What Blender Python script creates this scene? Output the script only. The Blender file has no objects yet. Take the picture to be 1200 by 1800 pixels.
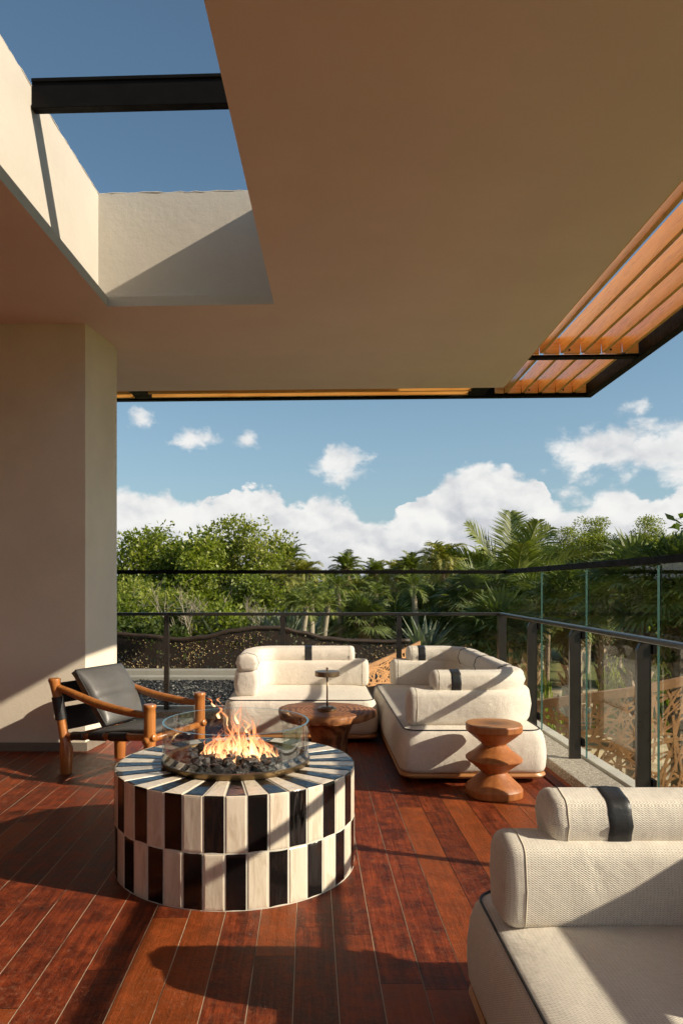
import bpy, math, random
from mathutils import Vector, Matrix, noise
R = random.Random(11)
PI = math.pi
rad = math.radians
scene = bpy.context.scene
COL = scene.collection

# ---------------------------------------------------------------- camera
EYE = 1.35
F = 1293.0
cam_data = bpy.data.cameras.new('camera')
cam = bpy.data.objects.new('camera', cam_data)
COL.objects.link(cam)
cam.location = (0, 0, EYE)
cam.rotation_euler = (rad(90), 0, 0)
cam_data.sensor_fit = 'VERTICAL'
cam_data.sensor_height = 24.0
cam_data.lens = F / 1800 * 24.0
cam_data.shift_x = 56 / 1800
cam_data.shift_y = 120 / 1800
cam_data.clip_start = 0.05
cam_data.clip_end = 3000
scene.camera = cam

def P(px, py=None, Y=1.0, Z=None):
    """pixel of the 1200x1800 photograph at distance Y -> (x, y, z)"""
    return Vector(((px - 544) / F * Y, Y, EYE - ((py if py is not None else 1020) - 1020) / F * Y))

# ---------------------------------------------------------------- render settings
scene.view_settings.view_transform = 'Standard'
scene.view_settings.look = 'None'
scene.view_settings.exposure = 0.42
scene.view_settings.gamma = 1.0
scene.render.engine = 'CYCLES'
cy = scene.cycles
cy.use_denoising = True
cy.max_bounces = 9
cy.use_adaptive_sampling = True
cy.adaptive_threshold = 0.03
cy.diffuse_bounces = 6
cy.glossy_bounces = 4
cy.transmission_bounces = 6
cy.transparent_max_bounces = 32
cy.caustics_reflective = False
cy.caustics_refractive = False
cy.sample_clamp_indirect = 6

# ---------------------------------------------------------------- sun
SUN = Vector((1.786, -0.63, 1.0)).normalized()
sd = bpy.data.lights.new('sun', 'SUN')
sd.energy = 5.0
sd.angle = rad(0.5)
sd.color = (1.0, 0.86, 0.68)
so = bpy.data.objects.new('sun', sd)
COL.objects.link(so)
so.rotation_euler = SUN.to_track_quat('Z', 'Y').to_euler()
so.location = (12, -6, 12)

# ---------------------------------------------------------------- node helpers
class NT:
    def __init__(s, tree):
        s.t = tree; s.n = tree.nodes; s.l = tree.links
    def put(s, sock, v):
        if v is None: return
        if isinstance(v, bpy.types.NodeSocket): s.l.new(v, sock)
        else: sock.default_value = v
    def node(s, typ, **kw):
        nd = s.n.new(typ)
        ins = kw.pop('ins', {})
        for k, v in kw.items(): setattr(nd, k, v)
        for k, v in ins.items(): s.put(nd.inputs[k], v)
        return nd
    def m(s, op, a, b=None, c=None, clamp=False):
        nd = s.n.new('ShaderNodeMath'); nd.operation = op; nd.use_clamp = clamp
        s.put(nd.inputs[0], a); s.put(nd.inputs[1], b)
        if c is not None: s.put(nd.inputs[2], c)
        return nd.outputs[0]
    def vm(s, op, a, b=None, scale=None):
        nd = s.n.new('ShaderNodeVectorMath'); nd.operation = op
        s.put(nd.inputs[0], a)
        if b is not None: s.put(nd.inputs[1], b)
        if scale is not None: s.put(nd.inputs['Scale'], scale)
        return nd.outputs['Value'] if op in ('DOT_PRODUCT', 'LENGTH') else nd.outputs[0]
    def mix(s, f, a, b, blend='MIX'):
        nd = s.n.new('ShaderNodeMix'); nd.data_type = 'RGBA'; nd.blend_type = blend
        s.put(nd.inputs[0], f)
        s.put(nd.inputs[6], c4(a)); s.put(nd.inputs[7], c4(b))
        return nd.outputs[2]
    def noise(s, vec, scale=5, detail=4, rough=0.5, out=0, dist=0.0):
        nd = s.n.new('ShaderNodeTexNoise')
        s.put(nd.inputs['Vector'], vec)
        nd.inputs['Scale'].default_value = scale; nd.inputs['Detail'].default_value = detail
        nd.inputs['Roughness'].default_value = rough; nd.inputs['Distortion'].default_value = dist
        return nd.outputs[out]
    def voro(s, vec, scale=5, detail=0, feature='F1', out='Distance', rough=0.5, rand=1.0):
        nd = s.n.new('ShaderNodeTexVoronoi'); nd.feature = feature
        s.put(nd.inputs['Vector'], vec)
        nd.inputs['Scale'].default_value = scale
        if 'Detail' in nd.inputs: nd.inputs['Detail'].default_value = detail
        if 'Roughness' in nd.inputs: nd.inputs['Roughness'].default_value = rough
        nd.inputs['Randomness'].default_value = rand
        return nd.outputs[out]
    def smooth(s, x, a, b, lo=0.0, hi=1.0):
        nd = s.n.new('ShaderNodeMapRange'); nd.interpolation_type = 'SMOOTHSTEP'
        s.put(nd.inputs[0], x); s.put(nd.inputs[1], a); s.put(nd.inputs[2], b)
        s.put(nd.inputs[3], lo); s.put(nd.inputs[4], hi)
        return nd.outputs[0]
    def lin(s, x, a, b, lo=0.0, hi=1.0):
        nd = s.n.new('ShaderNodeMapRange')
        s.put(nd.inputs[0], x); s.put(nd.inputs[1], a); s.put(nd.inputs[2], b)
        s.put(nd.inputs[3], lo); s.put(nd.inputs[4], hi)
        return nd.outputs[0]
    def ramp(s, x, stops):
        nd = s.n.new('ShaderNodeValToRGB')
        e = nd.color_ramp.elements
        while len(e) < len(stops): e.new(0.5)
        for i, (p, c) in enumerate(stops): e[i].position = p; e[i].color = c4(c)
        s.put(nd.inputs[0], x)
        return nd.outputs[0]
    def sep(s, v):
        nd = s.n.new('ShaderNodeSeparateXYZ'); s.put(nd.inputs[0], v); return nd.outputs
    def comb(s, x, y, z):
        nd = s.n.new('ShaderNodeCombineXYZ')
        s.put(nd.inputs[0], x); s.put(nd.inputs[1], y); s.put(nd.inputs[2], z)
        return nd.outputs[0]
    def bump(s, h, strength=0.3, dist=0.01, normal=None):
        nd = s.n.new('ShaderNodeBump')
        nd.inputs['Strength'].default_value = strength; nd.inputs['Distance'].default_value = dist
        s.put(nd.inputs['Height'], h)
        if normal is not None: s.put(nd.inputs['Normal'], normal)
        return nd.outputs[0]
    def tex(s, which='Object'):
        return s.n.new('ShaderNodeTexCoord').outputs[which]

def c4(c):
    if isinstance(c, (tuple, list)) and len(c) == 3: return (c[0], c[1], c[2], 1.0)
    return c

# ---------------------------------------------------------------- sky
world = bpy.data.worlds.new('World')
scene.world = world
world.use_nodes = True
w = NT(world.node_tree)
for nd in list(w.n): w.n.remove(nd)
sky = w.n.new('ShaderNodeTexSky'); sky.sky_type = 'NISHITA'
sky.sun_disc = False
sky.sun_elevation = math.asin(SUN.z)
sky.sun_rotation = math.atan2(SUN.x, SUN.y)
sky.air_density = 1.0; sky.dust_density = 0.6; sky.ozone_density = 1.6
dirv = w.tex('Generated')
dx, dy, dz = w.sep(dirv)
az = w.m('ARCTAN2', dx, dy)                      # 0 = straight out over the garden, + to the right
el = w.m('ARCSINE', dz)
def azel(px, py):
    a = math.atan((px - 544) / F)
    return a, math.atan((1020 - py) / F * math.cos(a))
bank = [(-400, 900), (-150, 850), (60, 880), (200, 850), (240, 846), (298, 852), (328, 876), (350, 870), (385, 858), (425, 846), (450, 838), (488, 843), (508, 872),
        (545, 862), (596, 864), (640, 893), (672, 907), (694, 893), (722, 864), (765, 842), (796, 816), (840, 800), (888, 805), (918, 822),
        (950, 835), (975, 868), (1012, 880), (1046, 862), (1090, 850), (1140, 868), (1175, 852), (1260, 830), (1500, 880), (1900, 850)]
fc = w.n.new('ShaderNodeFloatCurve')
cv = fc.mapping.curves[0]
pts = [(azel(x, y)) for x, y in bank]
a0, a1 = -1.0, 1.0
cvp = [((a - a0) / (a1 - a0), e / 0.25) for a, e in pts]
cv.points[0].location = (0.0, 0.35); cv.points[1].location = (1.0, 0.4)
for u, v in cvp: cv.points.new(u, v)
for p_ in cv.points: p_.handle_type = 'AUTO'
fc.mapping.update()
w.put(fc.inputs['Value'], w.lin(az, a0, a1))
prof = w.m('MULTIPLY', fc.outputs[0], 0.25)
sph = w.comb(az, w.m('MULTIPLY', el, 1.35), 0.0)
warp = w.noise(sph, 22, 5, 0.62, out=1)
sphw = w.vm('ADD', sph, w.vm('SCALE', w.vm('SUBTRACT', warp, (0.5, 0.5, 0.5)), scale=0.030))
puff = w.m('SUBTRACT', 0.5, w.voro(sphw, 26, 2.2, rough=0.55, feature='SMOOTH_F1'))          # cauliflower edge
fine = w.m('SUBTRACT', w.noise(sph, 60, 8, 0.62), 0.5)
edge = w.m('ADD', w.m('MULTIPLY', puff, 0.024), w.m('MULTIPLY', fine, 0.020))
dbank = w.m('SUBTRACT', w.m('ADD', prof, edge), el)
soft = w.lin(w.noise(sph, 9, 2), 0.35, 0.7, 0.003, 0.022)
mbank = w.smooth(dbank, 0.0, soft)
# separate small clouds: (px, py, rx, ry, density)
small = [(247, 733, 40, 24, .75), (338, 772, 54, 26, 1.0), (436, 776, 30, 24, .75), (600, 820, 62, 42, 1.1), (1045, 796, 98, 52, 1.1), (1098, 768, 60, 40, .9),
         (1170, 785, 110, 48, 1.15), (1122, 718, 34, 18, .6), (1190, 832, 52, 26, .85), (1065, 880, 60, 22, .5), (985, 868, 45, 22, .5), (60, 790, 60, 30, .9), (1290, 720, 80, 34, .9)]
tot = None
for (px, py, rx, ry, dn) in small:
    a, e = azel(px, py)
    qx = w.m('DIVIDE', w.m('SUBTRACT', az, a), rx / F)
    qy = w.m('DIVIDE', w.m('SUBTRACT', el, e), ry / F)
    r2 = w.m('SQRT', w.m('ADD', w.m('MULTIPLY', qx, qx), w.m('MULTIPLY', qy, qy)))
    v = w.m('MULTIPLY', w.m('SUBTRACT', 1.25, r2), dn)
    tot = v if tot is None else w.m('MAXIMUM', tot, v)
wisp = w.m('ADD', w.m('MULTIPLY', w.m('SUBTRACT', w.noise(sphw, 24, 8, 0.62), 0.5), 2.6), w.m('MULTIPLY', puff, 0.9))
msmall = w.smooth(w.m('ADD', w.m('MULTIPLY', tot, 1.35), wisp), 0.18, 1.1, 0.0, 0.95)
# clouds over the rest of the sphere (behind and beside the view)
gen = w.smooth(w.noise(dirv, 3.2, 7, 0.6), 0.54, 0.72, 0.0, 0.75)
gen = w.m('MULTIPLY', gen, w.m('MULTIPLY', w.smooth(w.m('ABSOLUTE', az), 0.75, 1.1), w.smooth(el, 0.0, 0.25, 1.0, 0.6)))
mask = w.m('MAXIMUM', w.m('MAXIMUM', mbank, msmall), gen, clamp=True)
# relief: difference of density towards the light (up and to the right)
off = (-0.006, -0.012, 0.0)
sph2 = w.vm('ADD', sphw, off)
rel = w.m('SUBTRACT', w.noise(sphw, 13, 4, 0.5), w.noise(sph2, 13, 4, 0.5))
big = w.noise(sph, 7.0, 3, 0.5)
depth = w.smooth(dbank, 0.0, 0.16)
br = w.m('ADD', w.m('ADD', 0.93, w.m('MULTIPLY', rel, 1.25)), w.m('MULTIPLY', w.m('SUBTRACT', big, 0.5), 0.45))
br = w.m('SUBTRACT', br, w.m('MULTIPLY', depth, 0.34))
br = w.m('ADD', br, w.m('MULTIPLY', w.m('SUBTRACT', puff, 0.1), 0.10))
shade = w.smooth(br, 0.45, 1.05)
ccol = w.mix(shade, (0.47, 0.49, 0.53), (0.80, 0.795, 0.775))
K = 1 / 0.1
skycol = w.mix(1.0, sky.outputs[0], (0.92, 1.0, 0.93), 'MULTIPLY')
hv = w.n.new('ShaderNodeHueSaturation'); hv.inputs['Saturation'].default_value = 1.02; hv.inputs['Value'].default_value = 0.95
w.put(hv.inputs['Color'], skycol)
# water vapour pales the blue towards the horizon
pale = w.smooth(el, 0.0, 0.42, 0.55, 0.0)
skyc2 = w.mix(pale, hv.outputs[0], (0.245 * 9.2, 0.358 * 9.2, 0.492 * 9.2))
ck = w.vm('SCALE', ccol, scale=K * 0.86)
bgc = w.mix(mask, skyc2, ck)
bg = w.n.new('ShaderNodeBackground'); w.put(bg.inputs['Color'], bgc)
bg.inputs['Strength'].default_value = 0.1
wo = w.n.new('ShaderNodeOutputWorld'); w.l.new(bg.outputs[0], wo.inputs[0])
world.cycles.sampling_method = 'MANUAL'
world.cycles.sample_map_resolution = 1024

# ---------------------------------------------------------------- materials
MATS = {}
def mat(name):
    m_ = bpy.data.materials.new(name); m_.use_nodes = True
    nt = NT(m_.node_tree)
    b = nt.n.get('Principled BSDF')
    MATS[name] = m_
    return m_, nt, b
def simple(name, col, rough=0.5, metal=0.0, spec=0.5, var=0.12, vs=6.0, bump=0.0, bs=40.0, coat=0.0):
    m_, nt, b = mat(name)
    co = nt.tex('Object')
    n_ = nt.noise(co, vs, 5, 0.6)
    f = nt.lin(n_, 0.3, 0.7, 1 - var, 1 + var)
    c = nt.vm('SCALE', tuple(col), scale=f)
    nt.put(b.inputs['Base Color'], c)
    nt.put(b.inputs['Roughness'], nt.lin(nt.noise(co, vs * 2.3, 3), 0.3, 0.7, rough * 0.85, min(1, rough * 1.15)))
    b.inputs['Metallic'].default_value = metal
    b.inputs['Specular IOR Level'].default_value = spec
    if coat: b.inputs['Coat Weight'].default_value = coat; b.inputs['Coat Roughness'].default_value = 0.15
    if bump: nt.put(b.inputs['Normal'], nt.bump(nt.noise(co, bs, 4, 0.6), bump, 0.01))
    return m_

M_plaster = simple('ceiling_plaster', (0.83, 0.685, 0.665), 0.9, var=0.035, vs=1.6, bump=0.08, bs=60, spec=0.2)
M_wall = simple('wall_render', (0.77, 0.70, 0.565), 0.92, var=0.07, vs=1.7, bump=0.15, bs=45, spec=0.2)
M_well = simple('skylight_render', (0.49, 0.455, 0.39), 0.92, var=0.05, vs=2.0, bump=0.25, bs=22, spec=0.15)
M_skirt = simple('skirting_stone', (0.22, 0.19, 0.15), 0.6, var=0.15)
M_steel = simple('black_steel', (0.006, 0.0055, 0.005), 0.6, var=0.25, vs=9, spec=0.08)
M_cap = simple('bronze_rail', (0.020, 0.016, 0.013), 0.32, var=0.2, vs=9)
M_white = simple('white_concrete', (0.58, 0.55, 0.48), 0.8, var=0.07, vs=8, bump=0.1)
M_concrete = simple('grey_concrete', (0.36, 0.34, 0.30), 0.85, var=0.12, vs=5, bump=0.15)
M_leather = simple('black_leather', (0.020, 0.020, 0.021), 0.42, var=0.2, vs=14, bump=0.12, bs=130)
M_cush = simple('cushion_leather', (0.085, 0.084, 0.080), 0.46, var=0.15, vs=7, bump=0.25, bs=9)
M_pipe = simple('dark_piping', (0.018, 0.017, 0.019), 0.6, var=0.1)
M_brass = simple('aged_brass', (0.17, 0.115, 0.055), 0.34, metal=0.85, var=0.25, vs=20)
M_lamp = simple('lamp_bronze', (0.22, 0.16, 0.10), 0.32, metal=0.7, var=0.2, vs=20)
M_rock = simple('lava_stone', (0.040, 0.040, 0.039), 0.42, var=0.5, vs=30, bump=0.5, bs=70)
M_grout = simple('cream_grout', (0.70, 0.66, 0.56), 0.85, var=0.06, vs=20)
M_bark = simple('tree_bark', (0.19, 0.145, 0.10), 0.9, var=0.35, vs=7, bump=0.5, bs=14)
M_pale = simple('pale_bark', (0.34, 0.29, 0.21), 0.9, var=0.3, vs=5, bump=0.5, bs=12)
M_palmt = simple('palm_trunk_fibre', (0.27, 0.20, 0.13), 0.95, var=0.4, vs=9, bump=0.7, bs=16)
M_canvas = simple('parasol_canvas', (0.60, 0.58, 0.52), 0.9)
M_stone = simple('pale_boulder', (0.42, 0.39, 0.33), 0.9, var=0.25, bump=0.5, bs=5)
M_path = simple('garden_path', (0.30, 0.29, 0.26), 0.9, var=0.15, vs=2)
M_rust = simple('weathered_steel_band', (0.40, 0.20, 0.085), 0.7, var=0.3, vs=5, bump=0.2)
M_lat = simple('lattice_steel', (0.50, 0.25, 0.10), 0.65, var=0.3, vs=6, bump=0.2)
M_roof = simple('roof_screed', (0.4, 0.38, 0.34), 0.9)
M_sand = simple('sandstone_wall', (0.46, 0.40, 0.30), 0.9, var=0.15, vs=1)

def wood(name, c1, c2, rough=0.35, axis=0, scale=1.0, coat=0.35, grain=1.0):
    m_, nt, b = mat(name)
    co = nt.tex('Object')
    st = [9.0, 9.0, 9.0]; st[axis] = 0.9
    mp = nt.vm('MULTIPLY', co, tuple(v * scale for v in st))
    wv = nt.noise(mp, 2.4, 6, 0.62, dist=0.6 * grain)
    st2 = [46.0] * 3; st2[axis] = 2.5
    fi = nt.noise(nt.vm('MULTIPLY', co, tuple(v * scale for v in st2)), 2.0, 4, 0.6)
    f = nt.smooth(nt.m('ADD', nt.m('MULTIPLY', wv, 0.7), nt.m('MULTIPLY', fi, 0.3)), 0.34, 0.66)
    c = nt.mix(f, c1, c2)
    nt.put(b.inputs['Base Color'], c)
    nt.put(b.inputs['Roughness'], nt.lin(fi, 0.3, 0.7, rough * 0.8, rough * 1.25))
    b.inputs['Coat Weight'].default_value = coat; b.inputs['Coat Roughness'].default_value = 0.2
    nt.put(b.inputs['Normal'], nt.bump(fi, 0.08, 0.004))
    return m_
M_slat = wood('pergola_wood', (0.62, 0.28, 0.055), (0.82, 0.44, 0.115), 0.30, axis=1, coat=0.5)
M_slatx = wood('pergola_wood_across', (0.62, 0.28, 0.055), (0.82, 0.44, 0.115), 0.30, axis=0, coat=0.5)
M_chair = wood('chair_wood', (0.34, 0.115, 0.025), (0.50, 0.20, 0.05), 0.32, axis=2, coat=0.5)
M_stool = wood('stool_wood', (0.29, 0.092, 0.022), (0.44, 0.155, 0.042), 0.45, axis=2, scale=0.8, coat=0.05)
M_plinth = wood('plinth_wood', (0.42, 0.17, 0.05), (0.52, 0.24, 0.08), 0.4, axis=0, coat=0.3)

def slab_wood():
    m_, nt, b = mat('live_edge_wood')
    co = nt.tex('Object')
    q = nt.vm('ADD', co, nt.vm('SCALE', nt.vm('SUBTRACT', nt.noise(co, 6, 4, 0.6, out=1), (0.5, 0.5, 0.5)), scale=0.10))
    x, y, z = nt.sep(q)
    r = nt.m('SQRT', nt.m('ADD', nt.m('MULTIPLY', x, x), nt.m('MULTIPLY', nt.m('MULTIPLY', y, y), 0.8)))
    ring = nt.m('SINE', nt.m('MULTIPLY', r, 190.0))
    n_ = nt.noise(co, 9, 6, 0.6)
    f = nt.m('ADD', nt.m('MULTIPLY', ring, 0.22), n_)
    c = nt.ramp(f, [(0.22, (0.11, 0.042, 0.018)), (0.5, (0.27, 0.105, 0.038)), (0.8, (0.42, 0.19, 0.075))])
    nt.put(b.inputs['Base Color'], c)
    b.inputs['Roughness'].default_value = 0.5
    b.inputs['Specular IOR Level'].default_value = 0.3
    nt.put(b.inputs['Normal'], nt.bump(f, 0.35, 0.008))
    return m_
M_slab = slab_wood()

def deck():
    m_, nt, b = mat('red_hardwood_deck')
    co = nt.tex('Object')
    x, y, z = nt.sep(co)
    PW = 0.1440
    u = nt.m('DIVIDE', nt.m('ADD', x, 0.052 + 14.4), PW)
    idx = nt.m('FLOOR', u)
    fu = nt.m('SUBTRACT', u, idx)
    wn = nt.n.new('ShaderNodeTexWhiteNoise'); wn.noise_dimensions = '1D'; nt.put(wn.inputs['W'], idx)
    r1 = wn.outputs['Value']
    v = nt.m('ADD', nt.m('DIVIDE', y, 1.9), nt.m('MULTIPLY', r1, 7.31))
    jdx = nt.m('FLOOR', v)
    fv = nt.m('SUBTRACT', v, jdx)
    wn2 = nt.n.new('ShaderNodeTexWhiteNoise'); wn2.noise_dimensions = '2D'
    nt.put(wn2.inputs['Vector'], nt.comb(idx, jdx, 0.0))
    rnd = wn2.outputs['Value']
    loc = nt.vm('ADD', co, nt.comb(nt.m('MULTIPLY', rnd, 13.0), nt.m('MULTIPLY', rnd, 31.0), 0.0))
    gr = nt.noise(nt.vm('MULTIPLY', loc, (34.0, 1.6, 1.0)), 1.6, 7, 0.68, dist=0.5)
    gf = nt.noise(nt.vm('MULTIPLY', loc, (150.0, 9.0, 1.0)), 1.5, 3, 0.6)
    blot = nt.noise(loc, 9.0, 8, 0.75)
    wear = nt.noise(co, 38, 8, 0.78)
    wear2 = nt.noise(co, 1.6, 4, 0.6)
    base = nt.ramp(nt.m('ADD', nt.m('MULTIPLY', gr, 0.40), nt.m('MULTIPLY', blot, 0.60)),
                   [(0.36, (0.032, 0.0065, 0.003)), (0.47, (0.115, 0.021, 0.0075)), (0.61, (0.290, 0.055, 0.016))])
    tint = nt.lin(rnd, 0, 1, 0.74, 1.26)
    base = nt.vm('SCALE', base, scale=tint)
    base = nt.mix(nt.smooth(nt.m('MULTIPLY', rnd, 7.77), 5.4, 6.6, 0, 0.45), base, (0.34, 0.085, 0.016))
    # worn varnish: pale dusty flecks with a shape of their own
    wm = nt.m('MULTIPLY', nt.smooth(wear, 0.50, 0.66), nt.smooth(wear2, 0.38, 0.62, 0.15, 1.0))
    base = nt.mix(nt.m('MULTIPLY', wm, 0.55), base, (0.30, 0.135, 0.075))
    sc = nt.smooth(nt.noise(nt.vm('MULTIPLY', co, (3.0, 60.0, 1.0)), 3.0, 6, 0.75), 0.64, 0.72)
    base = nt.mix(nt.m('MULTIPLY', sc, 0.12), base, (0.42, 0.26, 0.18))
    # joints
    ed = nt.m('MINIMUM', fu, nt.m('SUBTRACT', 1.0, fu))
    gap = nt.smooth(ed, 0.007, 0.015, 1.0, 0.0)
    ed2 = nt.m('MINIMUM', fv, nt.m('SUBTRACT', 1.0, fv))
    gap2 = nt.smooth(ed2, 0.0004, 0.0010, 1.0, 0.0)
    wn3 = nt.n.new('ShaderNodeTexWhiteNoise'); wn3.noise_dimensions = '1D'
    nt.put(wn3.inputs['W'], nt.m('ADD', nt.m('ROUND', u), 0.37))
    caulk_lit = nt.m('MULTIPLY', nt.smooth(nt.noise(co, 3.0, 4), 0.3, 0.5, 0.2, 1.0), nt.smooth(nt.m('ADD', x, nt.m('MULTIPLY', wn3.outputs['Value'], 0.3)), 0.25, 0.75, 0.85, 0.0))  # cream caulk broken by noise; fade from sunlit left to shaded right is painted
    gcol = nt.mix(caulk_lit, (0.012, 0.006, 0.004), (0.60, 0.48, 0.34))
    base = nt.mix(gap, base, gcol)
    base = nt.mix(nt.m('MULTIPLY', gap2, 0.8), base, (0.02, 0.01, 0.006))
    nt.put(b.inputs['Base Color'], base)
    rgh = nt.lin(blot, 0.3, 0.7, 0.34, 0.55)
    rgh = nt.m('ADD', rgh, nt.m('MULTIPLY', wm, 0.25))
    nt.put(b.inputs['Roughness'], rgh)
    b.inputs['Specular IOR Level'].default_value = 0.20
    h = nt.m('SUBTRACT', nt.m('ADD', nt.m('MULTIPLY', gf, 0.25), nt.m('ADD', nt.m('MULTIPLY', wear, 0.8), nt.m('MULTIPLY', gr, 0.35))), nt.m('MULTIPLY', nt.m('MAXIMUM', gap, gap2), 1.2))
    nt.put(b.inputs['Normal'], nt.bump(h, 0.9, 0.006))
    return m_
M_deck = deck()

def fabric():
    m_, nt, b = mat('cream_woven_fabric')
    uv = nt.tex('UV')
    u, v, _ = nt.sep(uv)
    k = 2 * PI / 0.0062
    s1 = nt.m('SINE', nt.m('MULTIPLY', u, k * 0.62)); s2 = nt.m('SINE', nt.m('MULTIPLY', v, k))
    pr = nt.m('MULTIPLY', s1, s2)
    row = nt.m('MULTIPLY', s2, 0.35)
    pat = nt.m('ADD', pr, row)
    co = nt.tex('Object')
    slub = nt.noise(nt.vm('MULTIPLY', uv, (260.0, 30.0, 1.0)), 1.0, 3, 0.6)
    slub2 = nt.noise(nt.vm('MULTIPLY', uv, (30.0, 260.0, 1.0)), 1.0, 3, 0.6)
    big = nt.noise(co, 3.2, 4, 0.6)
    d = nt.smooth(pat, -0.9, 0.15, 0.0, 1.0)
    c = nt.mix(d, (0.565, 0.51, 0.43), (0.81, 0.745, 0.65))
    c = nt.vm('SCALE', c, scale=nt.lin(nt.m('ADD', nt.m('MULTIPLY', slub, 0.5), nt.m('MULTIPLY', slub2, 0.5)), 0.35, 0.65, 0.88, 1.1))
    c = nt.vm('SCALE', c, scale=nt.lin(big, 0.3, 0.7, 0.95, 1.05))
    nt.put(b.inputs['Base Color'], c)
    b.inputs['Roughness'].default_value = 0.92
    b.inputs['Specular IOR Level'].default_value = 0.15
    b.inputs['Sheen Weight'].default_value = 0.15
    bn = nt.bump(nt.noise(co, 5.5, 4, 0.55, dist=0.4), 0.45, 0.03)
    nt.put(b.inputs['Normal'], nt.bump(pat, 0.35, 0.0022, bn))
    return m_
M_fab = fabric()
M_seam = simple('seam_thread', (0.55, 0.49, 0.40), 0.9)

def glaze(name, col, dark):
    m_, nt, b = mat(name)
    co = nt.tex('Object')
    x, y, z = nt.sep(co)
    st = nt.noise(nt.vm('MULTIPLY', co, (30.0, 30.0, 5.0)), 1.0, 5, 0.6, dist=1.0)
    if dark: c = nt.mix(nt.smooth(st, 0.5, 0.75), col, (0.020, 0.009, 0.005))
    else: c = nt.mix(nt.smooth(st, 0.42, 0.72), col, (0.60, 0.50, 0.37))
    nt.put(b.inputs['Base Color'], c)
    b.inputs['Roughness'].default_value = 0.12 if dark else 0.25
    b.inputs['Specular IOR Level'].default_value = 0.5
    nt.put(b.inputs['Normal'], nt.bump(nt.noise(nt.vm('MULTIPLY', co, (18.0, 18.0, 4.5)), 1.3, 2, 0.5), 0.35 if dark else 0.18, 0.012))
    return m_
M_tb = glaze('black_glazed_tile', (0.008, 0.007, 0.007), True)
M_tw = glaze('cream_glazed_tile', (0.78, 0.69, 0.55), False)

def glass(name, tint, refl=1.0):
    m_, nt, b = mat(name)
    nt.n.remove(b)
    tr = nt.node('ShaderNodeBsdfTransparent'); tr.inputs[0].default_value = c4(tint)
    gl = nt.node('ShaderNodeBsdfGlossy'); gl.inputs['Roughness'].default_value = 0.0
    fr = nt.node('ShaderNodeFresnel'); fr.inputs[0].default_value = 1.5
    mx = nt.node('ShaderNodeMixShader')
    nt.put(mx.inputs[0], nt.m('MULTIPLY', fr.outputs[0], refl, clamp=True))
    nt.l.new(tr.outputs[0], mx.inputs[1]); nt.l.new(gl.outputs[0], mx.inputs[2])
    nt.l.new(mx.outputs[0], nt.n['Material Output'].inputs[0])
    return m_
M_glass = glass('clear_glass', (0.955, 0.972, 0.965), 0.12)
M_guard = glass('guard_glass', (0.975, 0.988, 0.984), 0.42)
def glass_edge():
    m_, nt, b = mat('green_glass_edge')
    b.inputs['Base Color'].default_value = (0.07, 0.17, 0.15, 1)
    b.inputs['Roughness'].default_value = 0.15
    b.inputs['Transmission Weight'].default_value = 0.3
    return m_
M_gedge = glass_edge()

def kerb_mat():
    m_, nt, b = mat('exposed_aggregate')
    co = nt.tex('Object')
    vc = nt.voro(co, 95, out='Color'); vd = nt.voro(co, 95)
    g = nt.sep(vc)[0]
    c = nt.ramp(g, [(0.0, (0.14, 0.12, 0.10)), (0.35, (0.38, 0.34, 0.28)), (0.8, (0.56, 0.51, 0.43)), (1.0, (0.68, 0.64, 0.55))])
    c = nt.mix(nt.smooth(vd, 0.35, 0.6), c, (0.33, 0.29, 0.23))
    nt.put(b.inputs['Base Color'], c); b.inputs['Roughness'].default_value = 0.85
    nt.put(b.inputs['Normal'], nt.bump(vd, 0.4, 0.004))
    return m_
M_kerb = kerb_mat()

def gravel_mat():
    m_, nt, b = mat('black_gravel')
    co = nt.tex('Object')
    r_ = nt.sep(nt.voro(co, 26, out='Color'))[1]
    nt.put(b.inputs['Base Color'], nt.ramp(r_, [(0.0, (0.006, 0.006, 0.006)), (0.6, (0.022, 0.022, 0.022)), (0.85, (0.07, 0.07, 0.066)), (1.0, (0.3, 0.29, 0.26))]))
    b.inputs['Roughness'].default_value = 0.5
    return m_
M_gravel = gravel_mat()

def perforated():
    m_, nt, b = mat('perforated_dark_steel')
    co = nt.tex('Object')
    q = nt.vm('MULTIPLY', co, (1.0, 0.0, 1.0))
    q = nt.vm('MULTIPLY', q, (1.0, 1.0, 0.8))
    vd = nt.voro(q, 24, feature='F1')
    vc = nt.sep(nt.voro(q, 24, out='Color'))
    rr = nt.lin(vc[0], 0.0, 1.0, 0.06, 0.50)
    hole = nt.m('LESS_THAN', vd, rr)
    n_ = nt.noise(co, 4, 5, 0.6)
    nt.put(b.inputs['Base Color'], nt.mix(n_, (0.010, 0.006, 0.004), (0.032, 0.017, 0.009)))
    b.inputs['Roughness'].default_value = 0.6
    nt.put(b.inputs['Alpha'], nt.m('SUBTRACT', 1.0, hole))
    return m_
M_perf = perforated()

def grass_mat():
    m_, nt, b = mat('lawn_grass')
    co = nt.tex('Object')
    n1 = nt.noise(co, 0.22, 4, 0.6); n2 = nt.noise(co, 6.0, 6, 0.7)
    c = nt.mix(nt.smooth(n2, 0.3, 0.7), (0.12, 0.135, 0.035), (0.20, 0.215, 0.065))
    c = nt.mix(nt.smooth(n1, 0.56, 0.68), c, (0.20, 0.15, 0.09))
    nt.put(b.inputs['Base Color'], c); b.inputs['Roughness'].default_value = 0.9
    nt.put(b.inputs['Normal'], nt.bump(nt.noise(co, 20, 5, 0.7), 0.6, 0.05))
    return m_
M_lawn = grass_mat()

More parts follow.
